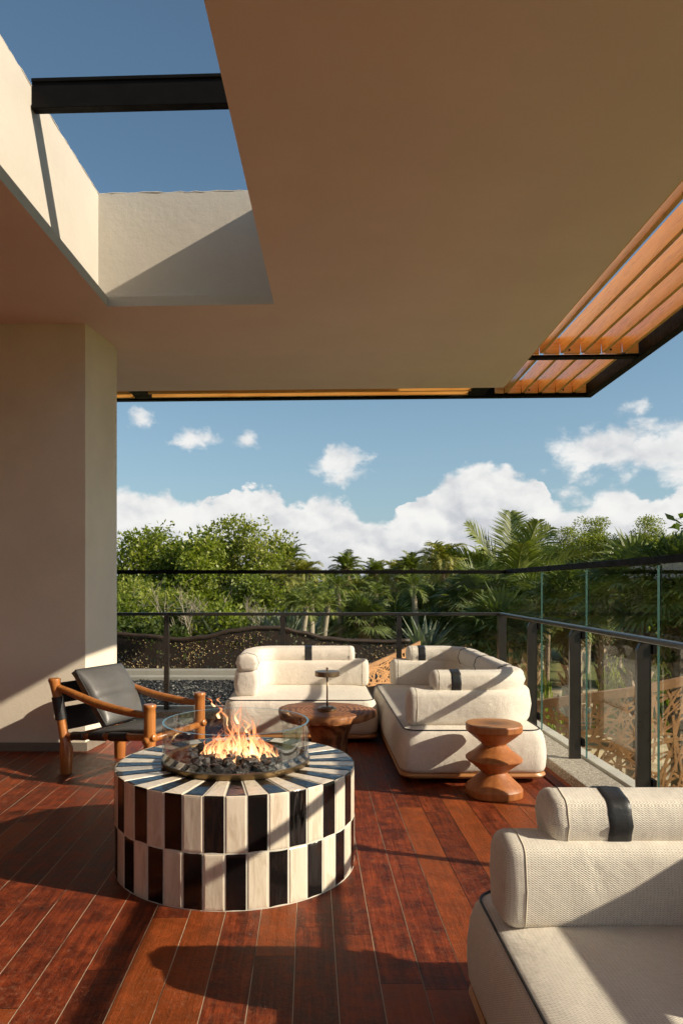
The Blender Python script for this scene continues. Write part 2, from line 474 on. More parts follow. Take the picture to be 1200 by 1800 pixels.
def leaf(name, c1, c2, trans=0.35, rough=0.45, vs=1.2):
    m_, nt, b = mat(name)
    geo = nt.n.new('ShaderNodeNewGeometry')
    co = nt.tex('Object')
    f = nt.m('ADD', nt.m('MULTIPLY', geo.outputs['Random Per Island'], 0.6), nt.m('MULTIPLY', nt.smooth(nt.noise(co, vs, 3, 0.6), 0.3, 0.7), 0.4))
    c = nt.mix(f, c1, c2)
    nt.put(b.inputs['Base Color'], c)
    b.inputs['Roughness'].default_value = rough
    b.inputs['Specular IOR Level'].default_value = 0.4
    tl = nt.node('ShaderNodeBsdfTranslucent'); nt.put(tl.inputs[0], nt.mix(1.0, c, (1.3, 1.5, 0.5), 'MULTIPLY'))
    mx = nt.node('ShaderNodeMixShader'); mx.inputs[0].default_value = trans
    nt.l.new(b.outputs[0], mx.inputs[1]); nt.l.new(tl.outputs[0], mx.inputs[2])
    nt.l.new(mx.outputs[0], nt.n['Material Output'].inputs[0])
    return m_
M_leaf = leaf('broad_leaves', (0.095, 0.135, 0.016), (0.30, 0.33, 0.045))
M_leaf2 = leaf('yellow_green_leaves', (0.13, 0.165, 0.022), (0.34, 0.35, 0.065))
M_leafd = leaf('dark_leaves', (0.035, 0.055, 0.010), (0.10, 0.135, 0.026))
M_frond = leaf('palm_leaflets', (0.080, 0.115, 0.022), (0.24, 0.265, 0.055), 0.25, 0.55)
M_frondy = leaf('yellow_palm_leaflets', (0.15, 0.17, 0.03), (0.36, 0.33, 0.08), 0.25, 0.55)  # yellower leaf colour, also used on midribs and stalks
M_fan = leaf('fan_palm_blades', (0.080, 0.110, 0.032), (0.20, 0.235, 0.075), 0.22, 0.5)
M_dry = leaf('dry_palm_leaves', (0.20, 0.14, 0.07), (0.36, 0.28, 0.16), 0.2, 0.8)
M_agave = leaf('grey_agave_leaves', (0.16, 0.19, 0.13), (0.28, 0.31, 0.22), 0.15, 0.6)

def flame_mat():
    m_, nt, b = mat('flame')
    nt.n.remove(b)
    uv = nt.tex('UV'); u, v, _ = nt.sep(uv)
    lw = nt.n.new('ShaderNodeLayerWeight'); lw.inputs[0].default_value = 0.5
    face = nt.m('SUBTRACT', 1.0, lw.outputs['Facing'])
    n_ = nt.noise(nt.vm('MULTIPLY', nt.tex('Object'), (26.0, 26.0, 10.0)), 1.0, 5, 0.6)
    col = nt.ramp(nt.m('ADD', nt.m('MULTIPLY', v, 0.75), nt.m('MULTIPLY', nt.m('SUBTRACT', 0.75, face), 0.45)),
                  [(0.0, (1.0, 0.62, 0.30)), (0.25, (1.0, 0.40, 0.15)), (0.5, (0.95, 0.25, 0.09)), (1.0, (0.6, 0.08, 0.01))])
    a = nt.m('MULTIPLY', nt.m('POWER', face, 1.4), nt.smooth(nt.m('ADD', n_, nt.m('MULTIPLY', v, -0.22)), 0.18, 0.52))
    a = nt.m('MULTIPLY', a, nt.lin(v, 0.0, 1.0, 0.66, 0.26), clamp=True)
    em = nt.node('ShaderNodeEmission'); nt.put(em.inputs[0], col)
    nt.put(em.inputs[1], nt.lin(v, 0, 1, 2.6, 1.1))
    tr = nt.node('ShaderNodeBsdfTransparent')
    mx = nt.node('ShaderNodeMixShader'); nt.put(mx.inputs[0], a)
    nt.l.new(tr.outputs[0], mx.inputs[1]); nt.l.new(em.outputs[0], mx.inputs[2])
    nt.l.new(mx.outputs[0], nt.n['Material Output'].inputs[0])
    return m_
M_flame = flame_mat()

# ---------------------------------------------------------------- mesh helpers
class MB:
    def __init__(s): s.v = []; s.f = []; s.mi = []; s.uv = None
    def add(s, vs, fs, mi=0):
        o = len(s.v); s.v += [tuple(p) for p in vs]
        s.f += [tuple(i + o for i in f) for f in fs]; s.mi += [mi] * len(fs)
    def box(s, lo, hi, mi=0, M=None):
        (x0, y0, z0), (x1, y1, z1) = lo, hi
        vs = [Vector(p) for p in ((x0, y0, z0), (x1, y0, z0), (x1, y1, z0), (x0, y1, z0), (x0, y0, z1), (x1, y0, z1), (x1, y1, z1), (x0, y1, z1))]
        if M is not None: vs = [M @ p for p in vs]
        s.add(vs, [(3, 2, 1, 0), (4, 5, 6, 7), (0, 1, 5, 4), (1, 2, 6, 5), (2, 3, 7, 6), (3, 0, 4, 7)], mi)
        return s
    def rings(s, rings, mi=0, cap0=True, cap1=True, closed=True):
        n = len(rings[0]); o = len(s.v)
        for r in rings: s.v += [tuple(p) for p in r]
        k = n if closed else n - 1
        for i in range(len(rings) - 1):
            for j in range(k):
                a = o + i * n + j; b = o + i * n + (j + 1) % n
                s.f.append((a, b, b + n, a + n)); s.mi.append(mi)
        if cap0: s.f.append(tuple(o + j for j in reversed(range(n)))); s.mi.append(mi)
        if cap1: s.f.append(tuple(o + (len(rings) - 1) * n + j for j in range(n))); s.mi.append(mi)
        return s
    def tube(s, pts, rs, n=10, mi=0, caps=True, flat=1.0):
        pts = [Vector(p) for p in pts]
        if not isinstance(rs, (list, tuple)): rs = [rs] * len(pts)
        rings = []; prev = None
        for i, p in enumerate(pts):
            t = (pts[min(i + 1, len(pts) - 1)] - pts[max(i - 1, 0)])
            if t.length < 1e-9: t = Vector((0, 0, 1))
            t.normalize()
            if prev is None:
                a = Vector((0, 0, 1)) if abs(t.z) < 0.9 else Vector((1, 0, 0))
                u = t.cross(a).normalized()
            else:
                u = (prev - t * prev.dot(t))
                u = u.normalized() if u.length > 1e-6 else t.orthogonal().normalized()
            prev = u; v = t.cross(u)
            rings.append([p + (u * math.cos(2 * PI * j / n) + v * math.sin(2 * PI * j / n) * flat) * rs[i] for j in range(n)])
        return s.rings(rings, mi, caps, caps)
    def lathe(s, prof, c=(0, 0, 0), n=48, mi=0, mod=None, cap0=True, cap1=True):
        rings = []
        for (r, z) in prof:
            rings.append([Vector((c[0] + r * (mod(a, z) if mod else 1) * math.cos(a), c[1] + r * (mod(a, z) if mod else 1) * math.sin(a), c[2] + z)) for a in (2 * PI * j / n for j in range(n))])
        return s.rings(rings, mi, cap0, cap1)
    def build(s, name, mats, parent=None, origin=(0, 0, 0), smooth=False, bevel=0.0, uvbox=False, seg=2, link=True, sharp=None):
        o_ = Vector(origin)
        me = bpy.data.meshes.new(name)
        me.from_pydata([(p[0] - o_.x, p[1] - o_.y, p[2] - o_.z) for p in s.v], [], s.f)
        if not isinstance(mats, (list, tuple)): mats = [mats]
        for m_ in mats: me.materials.append(m_)
        me.polygons.foreach_set('material_index', s.mi)
        if smooth: me.polygons.foreach_set('use_smooth', [True] * len(me.polygons))
        me.update()
        if uvbox or s.uv:
            ul = me.uv_layers.new(name='UVMap')
            if s.uv:
                for li, lp in enumerate(me.loops): ul.data[li].uv = s.uv[lp.vertex_index]
            else:
                for pl in me.polygons:
                    n_ = pl.normal; ax = max(range(3), key=lambda k: abs(n_[k]) * (1.15 if k == 2 else 1))
                    for li in pl.loop_indices:
                        co = s.v[me.loops[li].vertex_index]
                        ul.data[li].uv = ((co[1], co[2]) if ax == 0 else (co[0], co[2]) if ax == 1 else (co[0], co[1]))
        ob = bpy.data.objects.new(name, me)
        COL.objects.link(ob)
        if sharp is not None:
            bm_ang = rad(sharp)
            try: me.set_sharp_from_angle(angle=bm_ang)
            except Exception: pass
        if bevel:
            bv = ob.modifiers.new('bevel', 'BEVEL'); bv.width = bevel; bv.segments = seg; bv.limit_method = 'ANGLE'; bv.angle_limit = rad(35)
        if parent is not None: ob.parent = parent
        else: ob.location = o_
        return ob

def tag(o, label=None, cat=None, group=None, kind=None):
    if label: o['label'] = label
    if cat: o['category'] = cat
    if group: o['group'] = group
    if kind: o['kind'] = kind
    return o
def thing(name, label, cat, loc=(0, 0, 0), group=None, rz=0.0):
    o = bpy.data.objects.new(name, None); COL.objects.link(o)
    o.location = loc; o.rotation_euler = (0, 0, rz); o.empty_display_size = 0.2
    return tag(o, label, cat, group)
def struct(o, label=None, cat=None): return tag(o, label, cat, kind='structure')
def copy_tree(o, parent=None):
    c = o.copy(); COL.objects.link(c)
    if parent is not None: c.parent = parent
    for ch in o.children: copy_tree(ch, c)
    return c
def cat_pts(ctrl, n=8):
    """smooth curve through control points"""
    ctrl = [Vector(p) for p in ctrl]
    c = [ctrl[0] * 2 - ctrl[1]] + ctrl + [ctrl[-1] * 2 - ctrl[-2]]
    out = []
    for i in range(1, len(c) - 2):
        for k in range(n):
            t = k / n
            out.append(0.5 * ((2 * c[i]) + (c[i + 1] - c[i - 1]) * t + (2 * c[i - 1] - 5 * c[i] + 4 * c[i + 1] - c[i + 2]) * t * t + (-c[i - 1] + 3 * c[i] - 3 * c[i + 1] + c[i + 2]) * t ** 3))
    out.append(ctrl[-1]); return out

# ================================================================ SETTING
ROT = -rad(2.2)          # the roof is turned slightly against the deck
ZC = 3.38
# ---- deck floor
mb = MB(); mb.box((-7.0, -3.0, -0.12), (1.597, 7.165, 0.0))
struct(mb.build('floor', M_deck), 'dark red hardwood deck boards running away from the camera', 'floor')
mb = MB(); mb.box((1.617, -3.0, -0.12), (1.715, 7.165, 0.0)); 
o = mb.build('floor_edge_board', M_deck); struct(o, 'last red deck board between drain slot and kerb', 'floor')
mb = MB(); mb.box((1.597, -3.0, -0.12), (1.617, 7.165, -0.035)); struct(mb.build('drain_slot', M_steel), 'thin black drain slot in the deck', 'drain')
# ---- kerb and outer upstand
mb = MB(); mb.box((1.715, -3.0, -0.5), (1.955, 7.30, 0.07)); mb.box((-7.0, 7.165, -0.5), (1.715, 7.30, 0.07))
struct(mb.build('kerb', M_kerb, bevel=0.006), 'speckled aggregate kerb round the deck', 'kerb')
mb = MB(); mb.box((1.975, -3.0, -3.0), (2.065, 7.47, 0.082)); mb.box((-7.0, 7.375, -3.0), (1.975, 7.47, 0.082)); 
struct(mb.build('upstand', M_white, bevel=0.005), 'smooth pale upstand outside the railing', 'kerb')
mb = MB(); mb.box((1.955, -3.0, -0.5), (1.975, 7.30, 0.03)); mb.box((-7.0, 7.30, -0.5), (1.975, 7.375, 0.03))
struct(mb.build('upstand_groove', M_concrete), 'recessed grey groove beneath the glass railing', 'kerb')
# ---- wall / column at the left
mb = MB()
poly = [(-7.0, 5.82), (-1.77, 5.82), (-1.687, 6.36), (-1.70, 6.50), (-7.0, 6.62)]
mb.rings([[(x, y, z) for x, y in poly] for z in (0.0, ZC + 0.02)], cap1=True)
struct(mb.build('wall', M_wall, bevel=0.004), 'thick plastered wall standing on the deck at left', 'wall')
mb = MB()
pk = [(-7.0, 5.80), (-1.752, 5.80), (-1.700, 6.14), (-1.72, 6.16), (-1.79, 5.83), (-7.0, 5.83)]
mb.rings([[(x, y, z) for x, y in pk] for z in (0.001, 0.068)])
struct(mb.build('skirting', M_skirt), 'low brown stone skirting along the foot of the wall', 'skirting')
# walls of the building outside the frame (left and behind the camera)
mb = MB(); mb.box((-7.2, -3.2, 0), (-7.0, 6.62, ZC)); mb.box((-7.0, -3.2, 0), (-2.6, -3.0, ZC)); mb.box((0.6, -3.2, 0), (1.9, -3.0, ZC))
struct(mb.build('wall_behind', M_wall), 'plastered walls closing the terrace', 'wall')
# ---- ceiling slab with the skylight opening
x0, x1, y0, y1 = -1.705, -0.468, 0.3, 5.395      # opening
X0, X1, Y0, Y1 = -9.0, 1.742, -4.0, 7.82           # slab
mb = MB(); t0, t1 = ZC, ZC + 0.073
def frame_pieces(mb, a, b, c, d, z0, z1):
    mb.rings([[(X0, Y0, z0), (X1, Y0, z0), (X1, Y1, z0), (X0, Y1, z0)]], cap0=False, cap1=False) if False else None
    o = len(mb.v)
    out = [(X0, Y0), (X1, Y0), (X1, Y1), (X0, Y1)]; inn = [(a, c), (b, c), (b, d), (a, d)]
    for z in (z0, z1):
        mb.v += [(x, y, z) for x, y in out]; mb.v += [(x, y, z) for x, y in inn]
    for k in range(4):
        n_ = (k + 1) % 4
        mb.f += [(o + k, o + 4 + k, o + 4 + n_, o + n_), (o + 8 + k, o + 8 + n_, o + 12 + n_, o + 12 + k), (o + k, o + n_, o + 8 + n_, o + 8 + k), (o + 4 + k, o + 12 + k, o + 12 + n_, o + 4 + n_)]
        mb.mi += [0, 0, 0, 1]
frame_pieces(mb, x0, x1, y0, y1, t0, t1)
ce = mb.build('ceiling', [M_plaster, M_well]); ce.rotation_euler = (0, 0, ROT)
struct(ce, 'smooth beige plaster ceiling over the terrace with a skylight opening', 'ceiling')
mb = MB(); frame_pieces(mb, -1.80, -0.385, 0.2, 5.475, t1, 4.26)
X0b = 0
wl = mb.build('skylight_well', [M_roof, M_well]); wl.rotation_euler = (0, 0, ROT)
struct(wl, 'rough cream rendered upstand walls of the open skylight', 'wall')
# inner faces get a slightly ragged top bead of render
mb = MB()
pp = []
for i in range(90):
    yy = 0.3 + i * (5.475 - 0.3) / 89
    pp.append((-1.802 + R.uniform(-.004, .004), yy, 4.262 + R.uniform(-.006, .006)))
for i in range(26):
    pp.append((-1.80 + i * 1.41 / 25, 5.478 + R.uniform(-.004, .004), 4.262 + R.uniform(-.006, .006)))
mb.tube(pp, [0.003 + R.uniform(0, .003) for _ in pp], n=6)
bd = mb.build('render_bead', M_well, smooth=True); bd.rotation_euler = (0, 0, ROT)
struct(bd, 'ragged render bead along the skylight rim', 'wall')

# ---- steel beam across the skylight
bt = thing('steel_beam', 'black steel channel beam spanning the open skylight', 'beam', (0, 0, 0), rz=ROT)
mb = MB(); mb.box((-1.797, 4.262, 4.145), (-0.388, 4.30, 4.275)); mb.build('web', M_steel, bt)
mb = MB(); mb.box((-1.797, 4.25, 4.122), (-0.388, 4.312, 4.143)); mb.box((-1.797, 4.25, 4.277), (-0.388, 4.312, 4.298)); mb.build('flange', M_steel, bt, bevel=0.003)

# ---- pergola round the roof edge
pg = thing('pergola', 'orange timber slat pergola in a black steel frame round the roof edge', 'pergola', (0, 0, 0), rz=ROT)
zb = 3.45
mb = MB()
mb.box((2.795, -4.0, zb - 0.02), (2.875, 8.42, zb + 0.15))              # outer side beam
mb.box((-9.0, 8.42, zb - 0.02), (2.875, 8.50, zb + 0.15))               # outer back beam
mb.build('outer_beam', M_steel, pg, bevel=0.004)
for yy in (7.02, 2.6, -1.5):
    mb = MB(); mb.box((1.745, yy - 0.045, zb - 0.01), (2.793, yy + 0.045, zb + 0.012)); mb.build('cross_beam', M_steel, pg)
for xx in (-6.0, -2.22, 1.56):
    mb = MB(); mb.box((xx - 0.09, 7.823, zb - 0.01), (xx + 0.09, 8.418, zb + 0.02)); mb.build('cross_beam', M_steel, pg)
bays = [(-1.45, 2.55), (2.65, 6.97), (7.07, 8.415)]
for bi, (ya, yb) in enumerate(bays):
    for k, xs in enumerate((1.895, 2.085, 2.275, 2.465, 2.655)):
        mb = MB(); h = 0.15
        Mx = Matrix.Translation((xs, 0, zb + 0.016)) @ Matrix.Rotation(rad(-4), 4, 'Y')
        mb.box((-0.017, ya, 0), (0.017, yb - 0.03, h), 0, Mx); mb.build('slat', M_slat, pg, bevel=0.002)
    xs_ = (1.765, 1.878, 1.912, 2.068, 2.102, 2.258, 2.292, 2.448, 2.482, 2.638, 2.672, 2.79)
    for k in range(0, 12, 2):
        mb = MB(); mb.box((xs_[k] + .006, yb - 0.03, zb + 0.014), (xs_[k + 1] - .006, yb - 0.004, zb + 0.16)); sp = mb.build('spacer_block', M_slatx, pg)
        if k in (4, 8):
            mb = MB(); xm = (xs_[k] + xs_[k + 1]) / 2 - .03
            mb.tube([(xm, yb - 0.036, zb + 0.045), (xm, yb - 0.029, zb + 0.045)], 0.010, n=10); mb.build('bolt', M_steel, sp)
mb = MB(); mb.box((1.746, -4.0, ZC + 0.03), (1.775, 7.80, ZC + 0.20)); mb.build('fascia_board', M_slat, pg)
for (xa, xb) in ((-5.9, -2.32), (-2.12, 1.46)):
    for yy in (8.00, 8.17, 8.34):
        mb = MB(); mb.box((xa, yy - 0.017, zb - 0.012), (xb, yy + 0.017, zb + 0.15)); mb.build('slat', M_slatx, pg, bevel=0.002)

# ================================================================ RAILING
RX, RYB = 1.905, 7.335
ra = thing('glass_railing', 'black steel and clear glass railing round the deck edge', 'railing', (1.93, 7.3, 0.07))
og = (1.93, 7.3, 0.07)
def pbuild(mb, name, m_, par, **kw): return mb.build(name, m_, par, origin=og, **kw)
side_posts = [6.30, 5.285, 4.20, 3.12, 2.04, 0.96, -0.12, -1.2, -2.3]
for yy in side_posts:
    mb = MB()
    mb.box((1.862, yy - 0.013, 0.07), (1.942, yy + 0.013, 0.955))
    # sloping shoulder carrying the rail and the glass bracket
    mb.rings([[(1.862, yy - .013, .955), (1.942, yy - .013, .955), (1.942, yy + .013, .955), (1.862, yy + .013, .955)],
              [(1.885, yy - .013, .998), (1.942, yy - .013, .998), (1.942, yy + .013, .998), (1.885, yy + .013, .998)]])
    po = pbuild(mb, 'post', M_cap, ra)
    for zk in (0.93, 0.16):
        mb = MB(); mb.box((1.944, yy - 0.03, zk), (1.966, yy + 0.03, zk + .055)); pbuild(mb, 'glass_clamp', M_steel, po)
mb = MB(); mb.box((1.868, 7.262, 0.07), (1.942, 7.34, 0.998)); pbuild(mb, 'post', M_cap, ra)
for xx in (0.885, -0.265, -1.415, -2.565):
    mb = MB(); mb.box((xx - 0.022, 7.262, 0.07), (xx + 0.022, 7.332, 0.998)); po = pbuild(mb, 'post', M_cap, ra)
    mb = MB(); mb.box((xx - 0.03, 7.334, 0.93), (xx + 0.03, 7.352, 0.985)); pbuild(mb, 'glass_clamp', M_steel, po)
mb = MB(); mb.box((1.868, -3.0, 1.0), (1.928, 7.262, 1.03)); mb.box((-3.0, 7.262, 1.0), (1.928, 7.322, 1.03))
pbuild(mb, 'handrail', M_cap, ra, bevel=0.006)
def capz(y): return 1.415 + (7.36 - y) * 0.009          # the cap falls a little towards the corner
mb = MB()
mb.rings([[(1.955, y, capz(y)), (2.0, y, capz(y)), (2.0, y, capz(y) + .043), (1.955, y, capz(y) + .043)] for y in (-3.0, 7.355)])
mb.box((-3.0, 7.355, 1.415), (2.000, 7.398, 1.452))
pbuild(mb, 'cap_rail', M_steel, ra, bevel=0.004)
jy = [7.345] + [y - 0.035 for y in side_posts]
for a, b in zip(jy[:-1], jy[1:]):
    for xg in (1.970,):
        mb = MB(); mb.box((xg, b + 0.008, 0.075), (xg + 0.014, a - 0.008, capz(a) + .003))
        mb.mi = [0, 1, 1, 0, 0, 0]
        pbuild(mb, 'glass_pane', [M_glass, M_gedge], ra)
jx = [1.965, 0.860, -0.292, -1.445, -2.6]
for a, b in zip(jx[:-1], jx[1:]):
    mb = MB(); mb.box((b + 0.006, 7.362, 0.075), (a - 0.006, 7.376, 1.420))
    mb.mi = [0, 1, 0, 1, 0, 0] if a < 0.9 else [0, 1, 0, 0, 0, 1]
    pbuild(mb, 'glass_pane', [M_glass, M_gedge], ra)

# ================================================================ GRAVEL BED, SCREENS
mb = MB(); mb.box((-9.0, 7.472, -0.5), (1.0, 9.9, 0.0)); struct(mb.build('gravel_bed', M_steel), 'dark bed beneath the black gravel', 'bed')
mb = MB(); rg = random.Random(5)
ico = [(0, 0, 1), (.89, 0, .45), (.28, .85, .45), (-.72, .53, .45), (-.72, -.53, .45), (.28, -.85, .45), (.72, .53, -.45), (-.28, .85, -.45), (-.89, 0, -.45), (-.28, -.85, -.45), (.72, -.53, -.45), (0, 0, -1)]
icf = [(0, 1, 2), (0, 2, 3), (0, 3, 4), (0, 4, 5), (0, 5, 1), (1, 6, 2), (2, 7, 3), (3, 8, 4), (4, 9, 5), (5, 10, 1), (6, 7, 2), (7, 8, 3), (8, 9, 4), (9, 10, 5), (10, 6, 1), (11, 7, 6), (11, 8, 7), (11, 9, 8), (11, 10, 9), (11, 6, 10)]
def rock(mb, c, s, rnd, flat=0.7, mi=0):
    M_ = Matrix.Rotation(rnd.uniform(0, 6.3), 3, 'Z') @ Matrix.Rotation(rnd.uniform(0, 3), 3, 'X')
    sc = (s * rnd.uniform(.75, 1.3), s * rnd.uniform(.75, 1.2), s * rnd.uniform(.6, 1.0))
    vs = []
    for p in ico:
        q = M_ @ Vector((p[0] * sc[0], p[1] * sc[1], p[2] * sc[2])) * rnd.uniform(.82, 1.15)
        vs.append((c[0] + q.x, c[1] + q.y, c[2] + q.z * flat))
    mb.add(vs, icf, mi)
for i in range(11000):
    yy = 7.49 + (rg.random() ** 0.9) * 2.35; xx = rg.uniform(-2.4, 0.4)
    rock(mb, (xx, yy, rg.uniform(0.0, 0.02)), rg.uniform(.009, .020), rg)
tag(mb.build('gravel', M_gravel), 'glossy black gravel bed behind the back railing', 'gravel', kind='stuff')
mb = MB(); mb.box((-9.0, 9.9, -3.0), (1.0, 10.1, 0.05)); mb.box((-9.0, 10.12, -3.0), (1.0, 10.30, 0.115))
struct(mb.build('ledge', M_concrete, bevel=0.006), 'grey concrete ledge at the back of the gravel bed', 'kerb')

def rdir0(r):
    return Vector((r.uniform(-1, 1), r.uniform(-1, 1), r.uniform(-1, 1)))
def topz(px):
    pts = [(-400, 1118), (-100, 1100), (200, 1113), (260, 1117), (320, 1123), (360, 1119), (410, 1108), (450, 1103), (490, 1103), (530, 1112), (570, 1122), (620, 1127), (680, 1129), (722, 1127)]
    for (a, ya), (b, yb) in zip(pts[:-1], pts[1:]):
        if px <= b:
            t = (px - a) / (b - a); t = t * t * (3 - 2 * t); return ya + (yb - ya) * t
    return pts[-1][1]
YS = 10.45
dk = thing('perforated_screen', 'dark perforated metal screen wall with wavy rim behind the gravel', 'screen', (-1, YS, 0.1))
mb = MB(); n = 110; top = []
for i in range(n + 1):
    px = -400 + i * (722 + 400) / n
    zt = EYE - (topz(px) - 1020) / F * YS
    x = (px - 544) / F * YS
    y = YS + 0.12 * math.sin(x * 0.8)
    top.append((x, y, zt))
o = 0
vs = []
for (x, y, zt) in top: vs += [(x, y, -0.1), (x, y, zt), (x, y + 0.012, -0.1), (x, y + 0.012, zt)]
fs = []
for i in range(n):
    a = i * 4; b = a + 4
    fs += [(a, b, b + 1, a + 1), (a + 3, b + 3, b + 2, a + 2)]
mb.add(vs, fs)
M_fleck = simple('gold_sun_flecks', (0.62, 0.45, 0.20), 0.5, var=0.3, vs=30)
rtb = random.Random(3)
for i in range(2600):            # added gold chips turned to the sun, standing in for glints on hole edges
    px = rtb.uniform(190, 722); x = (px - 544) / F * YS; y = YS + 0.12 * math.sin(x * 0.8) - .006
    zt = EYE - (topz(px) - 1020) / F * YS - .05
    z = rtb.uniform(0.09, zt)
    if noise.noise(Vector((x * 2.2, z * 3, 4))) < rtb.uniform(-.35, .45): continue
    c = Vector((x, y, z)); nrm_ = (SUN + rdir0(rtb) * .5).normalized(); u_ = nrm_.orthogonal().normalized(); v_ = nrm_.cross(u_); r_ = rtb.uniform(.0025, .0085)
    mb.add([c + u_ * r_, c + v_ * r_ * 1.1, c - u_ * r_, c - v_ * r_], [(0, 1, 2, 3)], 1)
mb.build('panel', [M_perf, M_fleck], dk, origin=(-1, YS, 0.1))
mb = MB(); mb.tube([(x, y + 0.0, z) for x, y, z in top], 0.030, n=8); mb.build('rim', simple('dark_rim', (0.045, 0.028, 0.018), 0.5, var=0.2), dk, origin=(-1, YS, 0.1), smooth=True)

def lattice(name, label, path, ztop, depth, nb, seed, loc, mbar=M_lat, band=0.10, bw=(.010, .018)):
    """screen of crossing flat bars between a top band and a foot"""
    rn = random.Random(seed)
    th = thing(name, label, 'screen', loc)
    L = [0.0]
    for p, q in zip(path[:-1], path[1:]): L.append(L[-1] + math.hypot(q[0] - p[0], q[1] - p[1]))
    def at(s):
        s = max(0, min(L[-1] - 1e-6, s))
        for i in range(len(L) - 1):
            if s <= L[i + 1]:
                t = (s - L[i]) / (L[i + 1] - L[i])
                return path[i][0] + (path[i + 1][0] - path[i][0]) * t, path[i][1] + (path[i + 1][1] - path[i][1]) * t, ztop[i] + (ztop[i + 1] - ztop[i]) * t
    mb = MB()
    for k in range(nb):
        s0 = rn.uniform(0, L[-1]); d0 = rn.uniform(0, depth)
        a = rn.uniform(0, PI); ln = rn.uniform(.35, 1.0)
        wd = rn.uniform(*bw)
        seg = 4; P0 = []
        off = rn.uniform(-0.006, 0.006)
        for j in range(seg + 1):
            ss = s0 + math.cos(a) * ln * (j / seg - .5); dd = d0 + math.sin(a) * ln * (j / seg - .5)
            if ss < 0 or ss > L[-1] or dd < 0.02 or dd > depth: continue
            P0.append((ss, dd))
        if len(P0) < 2: continue
        rings = []
        for (ss, dd) in P0:
            nx, ny = -math.sin(a), math.cos(a)
            r_ = []
            for sg, of in ((-1, 0), (1, 0), (1, .012), (-1, .012)):
                x, y, zt = at(ss + nx * wd * sg)
                r_.append((x, y + of + off, zt - (dd + ny * wd * sg)))
            rings.append(r_)
        mb.rings(rings)
    mb.build('lattice', mbar, th, origin=loc)
    mb = MB(); rings = []
    for i in range(25):
        x, y, zt = at(L[-1] * i / 24)
        rings.append([(x, y - 0.03, zt + .005), (x, y + 0.04, zt + .005), (x, y + 0.04, zt - band), (x, y - 0.03, zt - band)])
    mb.rings(rings); mb.build('top_band', M_rust, th, origin=loc)
    return th
lattice('lattice_screen', 'small sunlit golden lattice screen seen between the two back sofas', [P(630, Y=9.2)[:2], P(690, Y=9.7)[:2], P(738, Y=10.25)[:2]],
        [P(0, 1176, 9.2).z, P(0, 1150, 9.7).z, P(0, 1127, 10.25).z], 1.5, 330, 3, (P(690, Y=9.7).x, 9.7, -1), band=0.05, bw=(.006, .010))
YL = 9.6
rp = [(860, 1250, 10.2), (950, 1231, 9.9), (1010, 1222, 9.6), (1110, 1209, 9.4), (1200, 1190, 9.3), (1330, 1160, 9.3), (1500, 1150, 9.4)]
lattice('lattice_screen', 'long rusty lattice screen with a rising top edge outside the right railing', [P(a, Y=c)[:2] for a, b, c in rp], [P(0, b, c).z for a, b, c in rp], 2.2, 640, 8, (P(1100, Y=YL).x, YL, -2), band=0.11, bw=(.009, .017))

# ================================================================ SOFAS
def path_round(pts, r, step=0.03):
    pts = [Vector((p[0], p[1], 0)) for p in pts]
    out = [pts[0]]
    for i in range(1, len(pts) - 1):
        a, b, c = pts[i - 1], pts[i], pts[i + 1]
        d1 = (a - b).normalized(); d2 = (c - b).normalized()
        rr = min(r, (a - b).length * .9, (c - b).length * .9)
        p1 = b + d1 * rr; p2 = b + d2 * rr
        last = out[-1]; n = max(1, int((p1 - last).length / step))
        out += [last.lerp(p1, k / n) for k in range(1, n + 1)]
        m = 14
        cc = p1 + d2 * rr
        a0 = math.atan2(p1.y - cc.y, p1.x - cc.x); a1 = math.atan2(p2.y - cc.y, p2.x - cc.x)
        da = (a1 - a0 + PI) % (2 * PI) - PI
        out += [cc + Vector((math.cos(a0 + da * k / m), math.sin(a0 + da * k / m), 0)) * rr for k in range(1, m + 1)]
    last = out[-1]; n = max(1, int((pts[-1] - last).length / step))
    out += [last.lerp(pts[-1], k / n) for k in range(1, n + 1)]
    return out
def rrect(hw, hh, rc, n=5, bulge=0.012):
    o = []
    rc = min(rc, hw * .95, hh * .95)
    for cx_, cy_, a0 in ((hw - rc, hh - rc, 0), (-hw + rc, hh - rc, PI / 2), (-hw + rc, -hh + rc, PI), (hw - rc, -hh + rc, 1.5 * PI)):
        for k in range(n + 1):
            a = a0 + PI / 2 * k / n
            o.append((cx_ + rc * math.cos(a), cy_ + rc * math.sin(a)))
        # point on the following straight side, slightly bulged
        nx_, ny_ = [(0, hh + bulge), (-hw - bulge, 0), (0, -hh), (hw + bulge, 0)][int(a0 / (PI / 2) + .01)]
        o.append((nx_, ny_))
    return o
